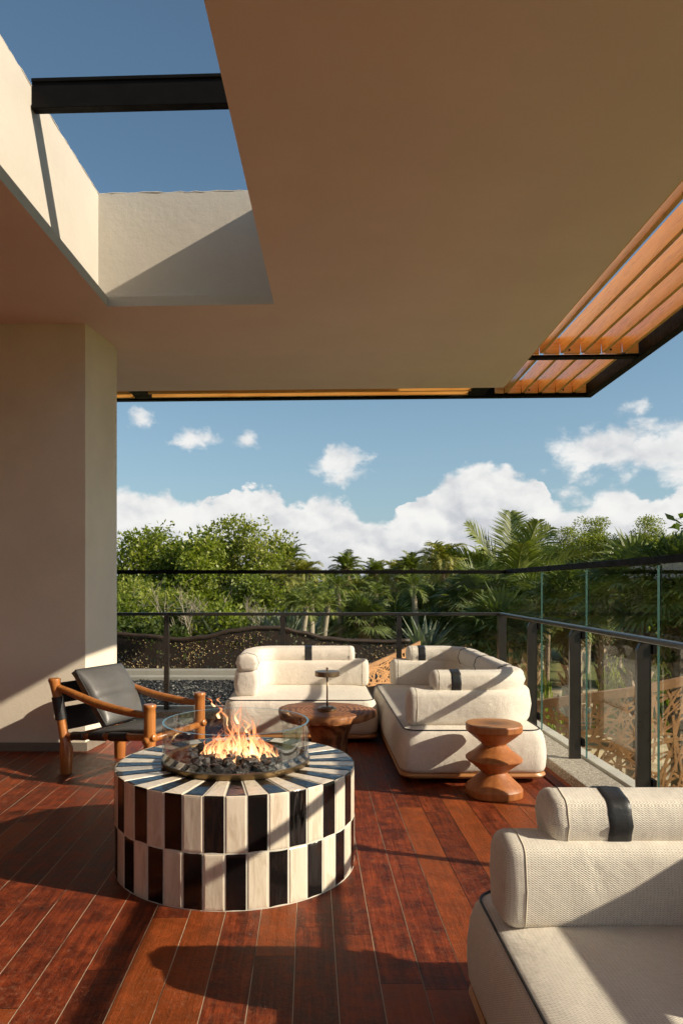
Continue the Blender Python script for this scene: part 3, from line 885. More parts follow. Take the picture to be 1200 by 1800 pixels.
def sweep(mb, path, hw, hh, rc, zc, er=0.055, mi=0, ends=True, grow=0.0):
    L = [0.0]
    for p, q in zip(path[:-1], path[1:]): L.append(L[-1] + (q - p).length)
    T = L[-1]
    rings = []
    extra = [0.0, .004, .012, .024, .04] if ends else []
    # positions
    def at(s):
        for i in range(len(L) - 1):
            if s <= L[i + 1] + 1e-9:
                t = (s - L[i]) / max(1e-9, L[i + 1] - L[i]); p = path[i].lerp(path[i + 1], t)
                return p, (path[min(i + 2, len(path) - 1)] - path[max(i - 1, 0)]).normalized()
        return path[-1], (path[-1] - path[-2]).normalized()
    ss = sorted(set([round(e, 4) for e in extra] + [round(T - e, 4) for e in extra] + [round(l, 4) for l in L if (not ends) or (0.05 < l < T - 0.05)] + ([0.0, round(T, 4)])))
    for s in ss:
        p, t = at(s); nrm = Vector((-t.y, t.x, 0))
        d = min(s, T - s)
        e = 0.0
        if ends and d < er: e = er - math.sqrt(max(0, er * er - (er - d) ** 2))
        pr = rrect(max(.01, hw - e) + grow, max(.01, hh - e) + grow, max(.012, rc - e * .3))
        wob = 0.0
        rings.append([Vector((p.x, p.y, zc)) + nrm * (u * (1 + wob)) + Vector((0, 0, v)) for u, v in pr])
    mb.rings(rings, mi)
    return T, at
def footprint(cx, cy, hx, hy, r, z, n=8):
    o = []
    for sx, sy, a0 in ((1, 1, 0), (-1, 1, PI / 2), (-1, -1, PI), (1, -1, 1.5 * PI)):
        for k in range(n + 1):
            a = a0 + PI / 2 * k / n
            o.append(Vector((cx + sx * (hx - r) + r * math.cos(a), cy + sy * (hy - r) + r * math.sin(a), z)))
    # densify long sides
    res = []
    for i, p in enumerate(o):
        q = o[(i + 1) % len(o)]; res.append(p)
        m = int((q - p).length / 0.12)
        for k in range(1, m): res.append(p.lerp(q, k / m))
    return res
def sofa(label, xa, xb, ya, yb, back, bol, straps, seams, group='cream sofas round the fire pit'):
    cx, cy = (xa + xb) / 2, (ya + yb) / 2; hx, hy = (xb - xa) / 2, (yb - ya) / 2
    og = (cx, cy, 0)
    t = thing('sofa', label, 'sofa', og, group)
    r = 0.10
    mb = MB()
    prof = [(.070, .024), (.078, .013), (.10, .005), (.16, .000), (.22, .001), (.28, .008), (.325, .020), (.347, .036), (.352, .052), (.358, .075), (.366, .13), (.372, .22), (.374, .32)]
    rings = []
    nref = footprint(cx, cy, hx, hy, r, 0)
    for z, ins in prof:
        ring = []
        for q in nref:
            dx_, dy_ = q.x - cx, q.y - cy
            sx = (hx - ins) / hx; sy = (hy - ins) / hy
            ring.append(Vector((cx + dx_ * sx, cy + dy_ * sy, z + (0.004 * noise.noise(Vector((q.x * 4, q.y * 4, z * 3))) if z < .3 and z > .09 else 0))))
        rings.append(ring)
    mb.rings(rings)
    mb.build('seat', M_fab, t, origin=og, smooth=True, uvbox=True, sharp=62)
    mb = MB(); ring = [Vector((cx + (q.x - cx) * (hx - .036) / hx, cy + (q.y - cy) * (hy - .036) / hy, .351)) for q in nref]
    ring.append(ring[0]); mb.tube(ring, 0.0042, n=6, caps=False); mb.build('piping', M_pipe, t, origin=og, smooth=True)
    mb = MB(); mb.rings([footprint(cx, cy, hx - .012, hy - .012, r, .038), footprint(cx, cy, hx - .004, hy - .004, r, .052), footprint(cx, cy, hx - .012, hy - .012, r, .069)])
    mb.build('plinth', M_plinth, t, origin=og, smooth=True, sharp=50)
    for sx in (-1, 1):
        for sy in (-1, 1):
            mb = MB(); mb.lathe([(.035, 0), (.04, .037)], (cx + sx * (hx - .2), cy + sy * (hy - .2), 0), 20); mb.build('foot', M_steel, t, origin=og)
    pb = path_round(back, 0.24)
    mb = MB(); Tb, atb = sweep(mb, pb, .098, .122, .045, .478, er=.045); br_ = mb.build('backrest', M_fab, t, origin=og, smooth=True, uvbox=True, sharp=70)
    def seams_on(par, at, T, hw, hh, rc, zc, ss):
        for s0 in ss:
            mb = MB(); s_ = s0 % T; p, tt = at(s_); nr = Vector((-tt.y, tt.x, 0))
            loop = [Vector((p.x, p.y, zc)) + nr * u + Vector((0, 0, v)) for u, v in rrect(hw + .0005, hh + .0005, rc)]
            loop.append(loop[0]); mb.tube(loop, .0022, n=5, caps=False); mb.build('seam', M_seam, par, origin=og, smooth=True)
    seams_on(br_, atb, Tb, .098, .122, .045, .478, (.062, -.062))
    p2 = path_round(bol, 0.24)
    mb = MB(); T, at = sweep(mb, p2, .085, .070, .040, .648, er=.036); bo = mb.build('bolster', M_fab, t, origin=og, smooth=True, uvbox=True, sharp=70)
    seams_on(bo, at, T, .085, .070, .040, .648, (.050, -.050))
    def band(s0, wd, grow, name, m_, thin=False):
        mb = MB(); rings = []
        k = 3 if thin else 9
        for j in range(k):
            s = s0 + wd * j / (k - 1); p, tt = at(s); nr = Vector((-tt.y, tt.x, 0))
            g = grow * (1 if 0 < j < k - 1 else 0.15) 
            rings.append([Vector((p.x, p.y, .648)) + nr * (u * 1.002) + Vector((0, 0, v)) for u, v in rrect(.0855 + g, .0705 + g, .041 + g)])
        mb.rings(rings, cap0=False, cap1=False); mb.build(name, m_, bo, origin=og, smooth=True)
    for s0 in straps: band(s0 % T, .068, .004, 'strap', M_leather)
    for s0 in seams: band(s0 % T, .008, .005, 'seam_piping', M_pipe, True)
    return t
# right-hand U sofa
sofa('largest cream sofa along the right railing with bolster back wrapped round three sides', 0.597, 1.590, 4.86, 7.12,
     [(.665, 5.075), (1.475, 5.075), (1.475, 6.95), (.765, 6.95)], [(.835, 5.10), (1.455, 5.10), (1.455, 6.97), (.915, 6.97)], [.13, -.17], [.80, 1.50, 2.16])
# back left sofa
sofa('cream sofa facing the camera behind the coffee table with L shaped back', -0.725, 0.575, 6.085, 7.13,
     [(-.535, 6.225), (-.535, 6.96), (.555, 6.96)], [(-.530, 6.205), (-.530, 6.98), (.425, 6.98)], [-.47], [.05])
# near sofa, cropped by the frame
sofa('cream woven sofa in the bottom right foreground cut by the frame', 0.495, 1.60, 1.30, 2.41,
     [(.545, 2.165), (1.44, 2.165), (1.44, 1.36)], [(.690, 2.195), (1.425, 2.195), (1.425, 1.45)], [.165], [])

# ================================================================ FIRE PIT
CX, CY, RP = -0.355, 3.565, 0.576
og = (CX, CY, 0)
fp = thing('fire_pit', 'round fire pit clad in black and cream striped tiles', 'fire pit', og)
HT = 0.475
mb = MB(); mb.lathe([(RP - .0065, 0), (RP - .0065, HT - .0065), (.30, HT - .0065), (.30, .40)], og, 160, cap0=True, cap1=True)
mb.build('core', M_grout, fp, origin=og)
rt = random.Random(2)
def tile_quad(mb, p, mi, up=0.0):
    """p: 4 outer corners; raise slightly pillowed face"""
    c = sum((Vector(q) for q in p), Vector()) / 4
    a, b, c_, d = [Vector(q) for q in p]
    nrm = (b - a).cross(d - a).normalized()
    inn = [q + (c - q) * 0.10 + nrm * 0.0026 for q in (a, b, c_, d)]
    inn2 = [q + (c - q) * 0.03 + nrm * 0.0018 for q in (a, b, c_, d)]
    mb.add([a, b, c_, d] + inn2 + inn, [(0, 1, 5, 4), (1, 2, 6, 5), (2, 3, 7, 6), (3, 0, 4, 7), (4, 5, 9, 8), (5, 6, 10, 9), (6, 7, 11, 10), (7, 4, 8, 11), (8, 9, 10, 11)], mi)
mS, mT = MB(), MB()
dA = 2 * PI / 40; g = 0.0045
for row, (z0, z1) in enumerate(((0.004, .232), (.238, HT - .004))):
    for k in range(40):
        # angle measured from the camera side (-Y), towards +X
        a0 = rad(1.1 - 9) + k * dA; a1 = a0 + dA
        a0 += g / RP / 1; a1 -= g / RP / 1
        jit = rt.uniform(-.0012, .0012)
        rr = RP - .006
        pa = (CX + rr * math.sin(a0), CY - rr * math.cos(a0)); pb_ = (CX + (rr + jit) * math.sin(a1), CY - (rr + jit) * math.cos(a1))
        black = (k % 2 == 1) if row == 0 else (k % 2 == 0)
        tile_quad(mS, [(pa[0], pa[1], z0), (pb_[0], pb_[1], z0), (pb_[0], pb_[1], z1), (pa[0], pa[1], z1)], 1 if black else 0)
for k in range(40):
    a0 = rad(1.1 - 9) + k * dA + g / RP; a1 = a0 + dA - 2 * g / RP
    f0 = a0 + .004; f1 = a1 - .004
    ro, ri = RP - .007, .33
    z = HT - .006 + rt.uniform(-.0003, .0003)
    black = (k % 2 == 1)
    tile_quad(mT, [(CX + ro * math.sin(a0), CY - ro * math.cos(a0), z), (CX + ro * math.sin(a1), CY - ro * math.cos(a1), z),
                   (CX + ri * math.sin(f1), CY - ri * math.cos(f1), z), (CX + ri * math.sin(f0), CY - ri * math.cos(f0), z)], 1 if black else 0)
mS.build('side_tiles', [M_tw, M_tb], fp, origin=og)
mT.build('top_tiles', [M_tw, M_tb], fp, origin=og)
mb = MB(); mb.lathe([(.350, HT - .002), (.356, HT + .006), (.356, HT + .024), (.338, HT + .026), (.325, HT + .010), (.325, HT - .05)], og, 96, cap0=False, cap1=False)
mb.build('burner_rim', M_brass, fp, origin=og, smooth=True, sharp=40)
for k in range(3):     # glass guard in three curved panes
    mb = MB()
    aa = rad(-88) + k * 2 * PI / 3 + .006; ab = aa + 2 * PI / 3 - .012
    zs = (HT + .022, .672)
    n = 36
    rings = []
    for i in range(n + 1):
        a = aa + (ab - aa) * i / n
        rings.append([(CX + q * math.cos(a), CY + q * math.sin(a), z) for q, z in ((.352, zs[0]), (.352, zs[1]), (.342, zs[1]), (.342, zs[0]))])
    mb.rings(rings)
    # faces: outer wall 0, top 1, inner 2, bottom 3
    mb.mi = [(0 if (i % 4) in (0, 2, 3) else 1) for i in range(4 * n)] + [0, 0]
    mb.build('glass_guard', [M_guard, M_gedge], fp, origin=og, smooth=True, sharp=30)
mb = MB(); rk = random.Random(9)
for i in range(250):
    rr = .315 * math.sqrt(rk.random()); a = rk.uniform(0, 2 * PI)
    zz = HT - .012 + .045 * (1 - (rr / .32) ** 2) * rk.uniform(.3, 1.1) + .012
    rock(mb, (CX + rr * math.cos(a), CY + rr * math.sin(a), zz), rk.uniform(.020, .038), rk, .85)
mb.build('lava_rocks', M_rock, None, origin=(CX, CY, HT))
tag(bpy.data.objects['lava_rocks'], 'heap of black lava stones in the fire bowl', 'rocks', kind='stuff')
# flames
mb = MB(); uvs = []; fl = random.Random(31)
def tongue(base, h, r0, lean, tw, n=16, seg=12):
    c0 = len(mb.v)
    ph = fl.uniform(0, 6.28); fq = fl.uniform(1.0, 2.4); am = fl.uniform(.010, .030)
    rings = []
    for i in range(seg + 8):
        t = i / (seg + 7)
        z = h * t
        x = lean[0] * t ** 1.3 + am * math.sin(ph + t * fq * 5) * t ** .6
        y = lean[1] * t ** 1.3 + am * math.cos(ph * 1.7 + t * fq * 4.1) * t ** .6
        rr = r0 * (0.35 + 1.2 * t) * (1 - t) ** 1.05 * (1 + .3 * math.sin(ph * 2.1 + t * 11)) * 1.6 + .0004
        fa = ph + tw * t
        ring = []
        for j in range(8):
            a = 2 * PI * j / 8
            u = math.cos(a) * rr; v = math.sin(a) * rr * .38
            ring.append((base[0] + x + u * math.cos(fa) - v * math.sin(fa), base[1] + y + u * math.sin(fa) + v * math.cos(fa), base[2] + z))
            uvs.append((j / 8, t))
        rings.append(ring)
    mb.rings(rings, cap0=False, cap1=False)
fcx, fcy = CX + .02, CY - .01
for i in range(120):
    a = fl.uniform(0, 2 * PI); q = .165 * math.sqrt(fl.random())
    cen = max(0, 1 - q / .165)
    h = fl.uniform(.05, .13) + .27 * cen * fl.random() ** 1.2
    b = (fcx + q * math.cos(a) * 1.25, fcy + q * math.sin(a) * .8, HT + .010 + .035 * cen)
    tongue(b, h, fl.choice((fl.uniform(.0028, .007), fl.uniform(.004, .009), fl.uniform(.010, .017))), (-math.cos(a) * q * .55 - .02 + fl.uniform(-.03, .03), -math.sin(a) * q * .4), fl.uniform(-3.5, 3.5))
for i in range(16):                       # low licks creeping outwards over the stones
    a = fl.uniform(0, 2 * PI); q = fl.uniform(.05, .12)
    tongue((fcx + q * math.cos(a), fcy + q * math.sin(a), HT + .025), fl.uniform(.03, .06), fl.uniform(.004, .008), (math.cos(a) * .10, math.sin(a) * .08), fl.uniform(-2, 2))
for (x, z, h, r_) in ((-.06, .17, .12, .009), (-.10, .21, .08, .010), (-.01, .18, .11, .009), (.035, .14, .10, .010), (-.125, .262, .055, .012), (-.100, .275, .05, .009)):   # detached licks above
    tongue((fcx + x, fcy + fl.uniform(-.03, .03), HT + z), h, r_, (fl.uniform(-.05, .02), 0), fl.uniform(-3, 3))
mb.uv = uvs
o = mb.build('fire', M_flame, None, origin=(fcx, fcy, HT), smooth=True)
tag(o, 'orange flames burning on the lava stones', 'fire')

# ================================================================ COFFEE TABLE, LAMP
og = (.113, 5.40, 0)
ct = thing('coffee_table', 'reddish live edge wooden coffee table behind the fire pit', 'table', og)
mb = MB(); rings = []; n = 72
for (sc, z) in ((.55, .330), (.90, .333), (.985, .348), (1.0, .365), (1.0, .385), (.988, .398), (.97, .402), (.5, .403)):
    ring = []
    for j in range(n):
        a = 2 * PI * j / n
        w_ = 1 + .045 * math.sin(3 * a + .6) + .03 * math.sin(5 * a + 2.0) + .018 * math.sin(9 * a + 1) + .010 * math.sin(17 * a + z * 40)
        ring.append((og[0] + .352 * sc * w_ * math.cos(a), og[1] + .335 * sc * w_ * math.sin(a), z))
    rings.append(ring)
mb.rings(rings); mb.build('tabletop', M_slab, ct, origin=og, smooth=True, sharp=45)
mb = MB(); rings = []
for z, q in ((0, .17), (.02, .165), (.12, .12), (.20, .125), (.28, .15), (.332, .20)):
    rings.append([(og[0] + .03 + q * (1 + .10 * math.sin(4 * a + z * 3) + .05 * math.sin(7 * a)) * math.cos(a), og[1] + q * .9 * math.sin(a), z) for a in (2 * PI * j / 40 for j in range(40))])
mb.rings(rings); mb.build('trunk_base', M_slab, ct, origin=og, smooth=True)
og = (.128, 5.36, .404)
tl = thing('table_lamp', 'small bronze mushroom lamp standing on the coffee table', 'lamp', og)
mb = MB(); mb.lathe([(.066, .404), (.070, .408), (.070, .420), (.064, .424), (.045, .426), (.045, .432), (.012, .434)], (og[0], og[1], 0), 40); mb.build('base', M_lamp, tl, origin=og, smooth=True, sharp=35)
mb = MB(); mb.tube([(og[0], og[1], .432), (og[0], og[1], .655)], .0062, 12); mb.build('stem', M_lamp, tl, origin=og, smooth=True)
mb = MB(); mb.lathe([(.02, .652), (.086, .652), (.090, .656), (.090, .684), (.086, .688), (.02, .690), (.006, .691), (.006, .703), (.009, .705), (.009, .712), (.003, .715)], (og[0], og[1], 0), 48); mb.build('lamp_shade', M_lamp, tl, origin=og, smooth=True, sharp=35)

# ================================================================ SIDE STOOL
def stool_top_mat():
    m_, nt, b = mat('stool_end_grain')
    x, y, z = nt.sep(nt.tex('Object'))
    r = nt.m('SQRT', nt.m('ADD', nt.m('MULTIPLY', x, x), nt.m('MULTIPLY', y, y)))
    n_ = nt.noise(nt.tex('Object'), 16, 5, 0.6)
    rw_ = nt.m('ADD', r, nt.m('MULTIPLY', n_, 0.05))
    ring = nt.m('SINE', nt.m('MULTIPLY', rw_, 420.0))
    c = nt.ramp(nt.m('ADD', nt.m('MULTIPLY', rw_, 5.0), nt.m('MULTIPLY', ring, 0.05)), [(0.15, (0.10, 0.045, 0.020)), (0.45, (0.24, 0.10, 0.038)), (0.8, (0.42, 0.185, 0.065))])
    nt.put(b.inputs['Base Color'], c); b.inputs['Roughness'].default_value = 0.5
    return m_
M_stooltop = stool_top_mat()
og = (1.160, 4.640, 0)
st = thing('side_table', 'stacked cone wooden side table in front of the right sofa', 'side table', og)
def mod(a, z):
    tw = .9
    return 1 + .020 * math.cos(4 * (a - tw)) + .008 * math.cos(8 * (a - tw))
prof = [(.165, 0), (.176, .004), (.178, .012), (.178, .045), (.172, .055), (.150, .075), (.110, .112), (.088, .135), (.080, .146), (.084, .152), (.120, .182), (.165, .216), (.176, .226), (.176, .234), (.165, .243), (.125, .272), (.088, .305), (.078, .316), (.078, .324), (.090, .334), (.125, .362), (.160, .392), (.172, .402), (.176, .410), (.176, .440), (.170, .449)]
mb = MB(); mb.lathe(prof, og, 96, mod=mod, cap1=True); mb.build('body', M_stool, st, origin=og, smooth=True, sharp=24)
mb = MB(); mb.lathe([(.168, .4492), (.155, .4500), (.10, .4495), (.001, .449)], og, 96, mod=mod, cap0=False, cap1=False); mb.build('dished_top', M_stooltop, st, origin=og, smooth=True)
# carved arcs on the bulges
for zc in (.228, .040):
    mb = MB(); pts_ = []
    for i in range(17):
        t = i / 16; a = rad(-128) + rad(52) * t
        z = zc + .018 * math.sin(PI * t) + (.006 if zc < .1 else 0)
        r_ = (.178 - abs(z - zc) * .9) * mod(a, 0) - .002
        pts_.append((og[0] + r_ * math.cos(a), og[1] + r_ * math.sin(a), z))
    mb.tube(pts_, [.001] + [.0045] * 15 + [.001], 6); mb.build('carved_rib', M_stool, st, origin=og, smooth=True)

# ================================================================ ARMCHAIR
A0, A1 = Vector((-1.700, 5.15, 0)), Vector((-1.785, 5.15, .664))
B0 = Vector((-1.020, 4.70, 0)); C0 = Vector((-.776, 5.20, 0)); D0 = Vector((-1.445, 5.61, 0)); D1 = Vector((-1.54, 5.61, .664))
og = (-1.25, 5.15, 0)
ac = thing('armchair', 'low wooden armchair with round posts and grey leather cushion', 'armchair', og)
def post(top, bot, knee=True):
    mb = MB()
    if knee:
        k = bot + Vector((0, 0, .17)); up = (top - k)
        pts_ = [bot, bot + Vector((0, 0, .08)), k, k + up * .12, k + up * .45, k + up * .78, k + up * .93, k + up * .975, top - Vector((0, 0, .008)), top]
        rs = [.040, .043, .047, .034, .031, .033, .038, .043, .043, .038]
    else:
        pts_ = [bot, bot + Vector((0, 0, .25)), top - Vector((0, 0, .06)), top - Vector((0, 0, .026)), top - Vector((0, 0, .02)), top - Vector((0, 0, .006)), top]
        rs = [.036, .038, .038, .0375, .042, .042, .037]
    mb.tube(pts_, rs, 20); return mb.build('leg', M_chair, ac, origin=og, smooth=True, sharp=45)
post(A1, A0); post(D1, D0)
B1 = B0 + Vector((0, 0, .557)); C1 = C0 + Vector((0, 0, .557))
post(B1, B0, False); post(C1, C0, False)
for a, b in ((A1 + Vector((.02, 0, -.06)), B0 + Vector((-.02, 0, .487))), (D1 + Vector((.02, 0, -.06)), C0 + Vector((-.02, 0, .487)))):
    mb = MB(); d = b - a
    c = cat_pts([a, a + d * .2 + Vector((0, 0, -.012)), a + d * .5 + Vector((0, 0, -.028)), a + d * .8 + Vector((0, 0, -.018)), b], 6)
    nn = len(c); mb.tube(c, [.024 + .007 * math.sin(PI * i / (nn - 1)) for i in range(nn)], 16, flat=.9)
    mb.build('armrest', M_chair, ac, origin=og, smooth=True)
fw = Vector((.12, -.08, .016)) * .35
for a, b in ((A0 + Vector((0, 0, .262)), B0 + Vector((0, 0, .345))), (D0 + Vector((0, 0, .262)), C0 + Vector((0, 0, .345)))):
    mb = MB(); b2 = b + (b - a).normalized() * .05
    mb.tube([a, b, b2 - (b - a).normalized() * .006, b2], [.024, .024, .024, .019], 16); sr = mb.build('side_rail', M_chair, ac, origin=og, smooth=True)
    for t0_, t1_ in ((.09, .24), (.32, .49), (.56, .76)):
        mb = MB(); p, q = a.lerp(b, t0_), a.lerp(b, t1_); mb.tube([p, p, q, q], [.020, .030, .030, .020], 16); mb.build('leather_wrap', M_leather, sr, origin=og, smooth=True, sharp=40)
mb = MB(); mb.tube([B0 + Vector((.0, 0, .33)) - (C0 - B0).normalized() * .05, C0 + Vector((0, 0, .33)) + (C0 - B0).normalized() * .05], .023, 16); mb.build('front_rail', M_chair, ac, origin=og, smooth=True)
mb = MB(); mb.tube([A0 + Vector((-.005, 0, .24)), D0 + Vector((-.005, 0, .24))], .023, 16); mb.build('rear_rail', M_chair, ac, origin=og, smooth=True)
for a, b in ((A0, A1), (D0, D1)):     # leather cuffs of the back sling
    k = a + Vector((0, 0, .17)); mb = MB(); p, q = k.lerp(b, .42), k.lerp(b, .74); mb.tube([p, p, q, q], [.028, .040, .041, .03], 18); mb.build('leather_cuff', M_leather, ac, origin=og, smooth=True, sharp=40)
def pad(name, c, thick, m_, puff=1.0, n=14, base=.35):
    """cushion between four corner points (bottom near, bottom far, top far, top near)"""
    c = [Vector(q) for q in c]
    nrm = (c[1] - c[0]).cross(c[3] - c[0]).normalized()
    mb = MB(); vs = []; fs = []
    def h(u, v):
        return thick * (base + (1 - base) * (max(0, 1 - abs(2 * u - 1) ** 3.2) * max(0, 1 - abs(2 * v - 1) ** 3.2)) ** .45 * puff)
    for side in (1, -1):
        for i in range(n + 1):
            for j in range(n + 1):
                u, v = i / n, j / n
                e = .018 * ((1 - abs(2 * v - 1) ** 2) * (abs(2 * u - 1) ** 6)) 
                p = c[0].lerp(c[1], u).lerp(c[3].lerp(c[2], u), v)
                cen = sum(c, Vector()) / 4
                p = p + (cen - p) * e * 2
                crease = -.006 * math.exp(-((v - .48 - .03 * math.sin(u * 5)) / .02) ** 2) if side == 1 else 0
                vs.append(p + nrm * side * (h(u, v) * .5) + nrm * (crease + .004 * noise.noise(Vector((u * 4, v * 4, side)))))
    N1 = (n + 1) ** 2
    for i in range(n):
        for j in range(n):
            a = i * (n + 1) + j
            fs.append((a, a + n + 1, a + n + 2, a + 1)); fs.append((N1 + a + 1, N1 + a + n + 2, N1 + a + n + 1, N1 + a))
    bd = [i * (n + 1) for i in range(n)] + [n * (n + 1) + j for j in range(n)] + [i * (n + 1) + n for i in range(n, 0, -1)] + [j for j in range(n, 0, -1)]
    for a, b in zip(bd, bd[1:] + bd[:1]): fs.append((b, a, a + N1, b + N1))
    mb.add(vs, fs)
    return mb.build(name, m_, ac, origin=og, smooth=True)
bc = [(-1.405, 5.045, .345), (-1.195, 5.475, .355), (-1.43, 5.545, .715), (-1.64, 5.115, .715)]
bk = pad('back_cushion', bc, .13, M_cush, n=24)
mb = MB(); cc = [Vector(q) for q in bc]; nrm = (cc[1] - cc[0]).cross(cc[3] - cc[0]).normalized()
loop = []
for a, b in zip(cc, cc[1:] + cc[:1]): loop += [a.lerp(b, k / 8) + nrm * .020 for k in range(8)]
loop.append(loop[0]); mb.tube(loop, .0045, 6, caps=False); mb.build('cushion_piping', M_leather, bk, origin=og, smooth=True)
pad('seat_cushion', [(-1.50, 5.02, .295), (-1.265, 5.50, .295), (-.815, 5.16, .370), (-1.035, 4.735, .370)], .055, M_cush, base=.6)
# sling behind the cushion, in two leather bands
for za, zb_ in ((.30, .46), (.49, .63)):
    mb = MB()
    def on(z, q): 
        k0 = q[0] + Vector((0, 0, .17)); t = (z - .17) / (.664 - .17); return k0.lerp(q[1], t)
    a, b, c_, d = on(za, (A0, A1)), on(za, (D0, D1)), on(zb_, (D0, D1)), on(zb_, (A0, A1))
    rings = []
    for i in range(9):
        t = i / 8; sag = Vector((.02, -.0, 0)) * math.sin(PI * t)
        p, q = a.lerp(b, t) + sag, d.lerp(c_, t) + sag
        rings.append([p, q, q + Vector((.006, -.003, 0)), p + Vector((.006, -.003, 0))])
    mb.rings(rings); mb.build('back_sling', M_leather, ac, origin=og)

# ================================================================ GARDEN
GZ = -3.2
mb = MB()
mb.add([(-900, 10.6, GZ), (900, 10.6, GZ), (900, 1500, GZ), (-900, 1500, GZ), (-900, -300, GZ), (900, -300, GZ)], [(4, 5, 2, 3)])
struct(mb.build('ground', M_lawn), 'garden lawn and earth below the terrace', 'ground')
mb = MB(); pl = [(4.3, 15.5), (10, 18.5), (16, 26), (13.5, 27), (9.0, 21), (4.0, 18)]
mb.add([(x, y, GZ + .004) for x, y in pl], [tuple(range(6))]); struct(mb.build('path', M_path), 'grey garden path below the right railing', 'path')

def leafquad(mb, p, d, up, ln, wd, mi=0):
    s = d.cross(up)
    if s.length < 1e-4: s = d.orthogonal()
    s.normalize()
    a = p; b = p + d * ln * .45 + s * wd * .5 + up * 0.0; c = p + d * ln; e = p + d * ln * .45 - s * wd * .5
    o = len(mb.v); mb.v += [tuple(a), tuple(b), tuple(c), tuple(e)]; mb.f.append((o, o + 1, o + 2, o + 3)); mb.mi.append(mi)

def rdir(r, zb=0.0):
    while True:
        v = Vector((r.uniform(-1, 1), r.uniform(-1, 1), r.uniform(-1, 1)))
        if .05 < v.length < 1: return (v.normalized() + Vector((0, 0, zb))).normalized()

def broadleaf(seed, h=7.0, spread=2.2, nleaf=150, leaf_s=.16, trunk_h=.35, depth=3, flat=1.0):
    """meshes (trunk, crown) of a branching tree with leaf clumps at the twig ends"""
    r = random.Random(seed); tb = MB(); cb = MB(); tips = []
    def grow(p, d, ln, rd, lv):
        n = 4; pts_ = [p]; q = p.copy(); dd = d.copy()
        for i in range(n):
            dd = (dd + rdir(r) * .16 + Vector((0, 0, .05))).normalized()
            q = q + dd * ln / n; pts_.append(q.copy())
        tb.tube(pts_, [rd * (1 - .35 * i / n) for i in range(n + 1)], 5 if lv else 7, caps=False)
        if lv >= depth: tips.append((q, dd)); return
        k = r.choice((3, 3, 4)) if lv < depth - 1 else r.choice((2, 3, 4))
        for i in range(k):
            a = r.uniform(0, 2 * PI); sp = r.uniform(.45, 1.05)
            o_ = dd.orthogonal().normalized(); o_.rotate(Matrix.Rotation(a, 3, dd))
            nd = (dd * math.cos(sp) + o_ * math.sin(sp) + Vector((0, 0, .12))).normalized()
            nd = Vector((nd.x * spread / 2.2, nd.y * spread / 2.2, nd.z * flat)).normalized()
            grow(pts_[-1] if i else pts_[-2], nd, ln * r.uniform(.62, .85), rd * .55, lv + 1)
            if lv >= 1: tips.append((pts_[-2], nd))
    grow(Vector((0, 0, 0)), Vector((r.uniform(-.1, .1), 0, 1)).normalized(), h * trunk_h, h * .017, 0)
    for (q, dd) in tips:
        cr = r.uniform(.26, .50) * h / 7 * (1.25 if depth == 3 else 1)
        for i in range(nleaf):
            v = rdir(r) * cr * (r.random() ** .45)
            v.z *= .7
            p = q + v
            d_ = (rdir(r) + v.normalized() * .6).normalized()
            leafquad(cb, p, d_, rdir(r), leaf_s * r.uniform(.7, 1.3), leaf_s * .55)
    mz = max(v[2] for v in cb.v)
    return tb, cb, mz

def frond(mb, base, az_, e0, ln, droop, nl, lw, ll, r, mi=0, vee=.5, rmi=1, twist=0.0):
    """feather palm leaf: curved midrib with leaflets on both sides"""
    hd = Vector((math.cos(az_), math.sin(az_), 0)); n = 14; pts_ = []; p = Vector(base); e = e0
    for i in range(n + 1):
        pts_.append(p.copy()); d = hd * math.cos(e) + Vector((0, 0, 1)) * math.sin(e); p = p + d * ln / n; e -= droop / n * (0.4 + 1.2 * i / n)
    mb.tube(pts_, [.035 * ln / 3 * (1 - i / n * .85) for i in range(n + 1)], 4, mi=rmi, caps=False)
    side = Vector((-math.sin(az_), math.cos(az_), 0))
    if twist: side = (side * math.cos(twist) + Vector((0, 0, 1)) * math.sin(twist)).normalized()
    for k in range(nl):
        t = .14 + .86 * k / nl; f = t * n; i = min(n - 1, int(f)); q = pts_[i].lerp(pts_[i + 1], f - i)
        tg = (pts_[i + 1] - pts_[i]).normalized(); up = side.cross(tg)
        if up.z < 0: up = -up
        l_ = ll * (math.sin(PI * min(1, t * .93 + .07)) ** .6) * r.uniform(.85, 1.1)
        for sgn in (-1, 1):
            d_ = (side * sgn * .9 + tg * (.55 + .5 * t) + up * vee * r.uniform(.3, 1.0) + rdir(r) * .08).normalized()
            m1 = q + d_ * l_ * .5; m2 = m1 + (d_ + Vector((0, 0, -.45))).normalized() * l_ * .5
            wv = tg * lw * .5
            o = len(mb.v); mb.v += [tuple(q - wv * .6), tuple(q + wv * .6), tuple(m1 + wv), tuple(m1 - wv), tuple(m2)]
            mb.f += [(o, o + 1, o + 2, o + 3), (o + 3, o + 2, o + 4)]; mb.mi += [mi, mi]

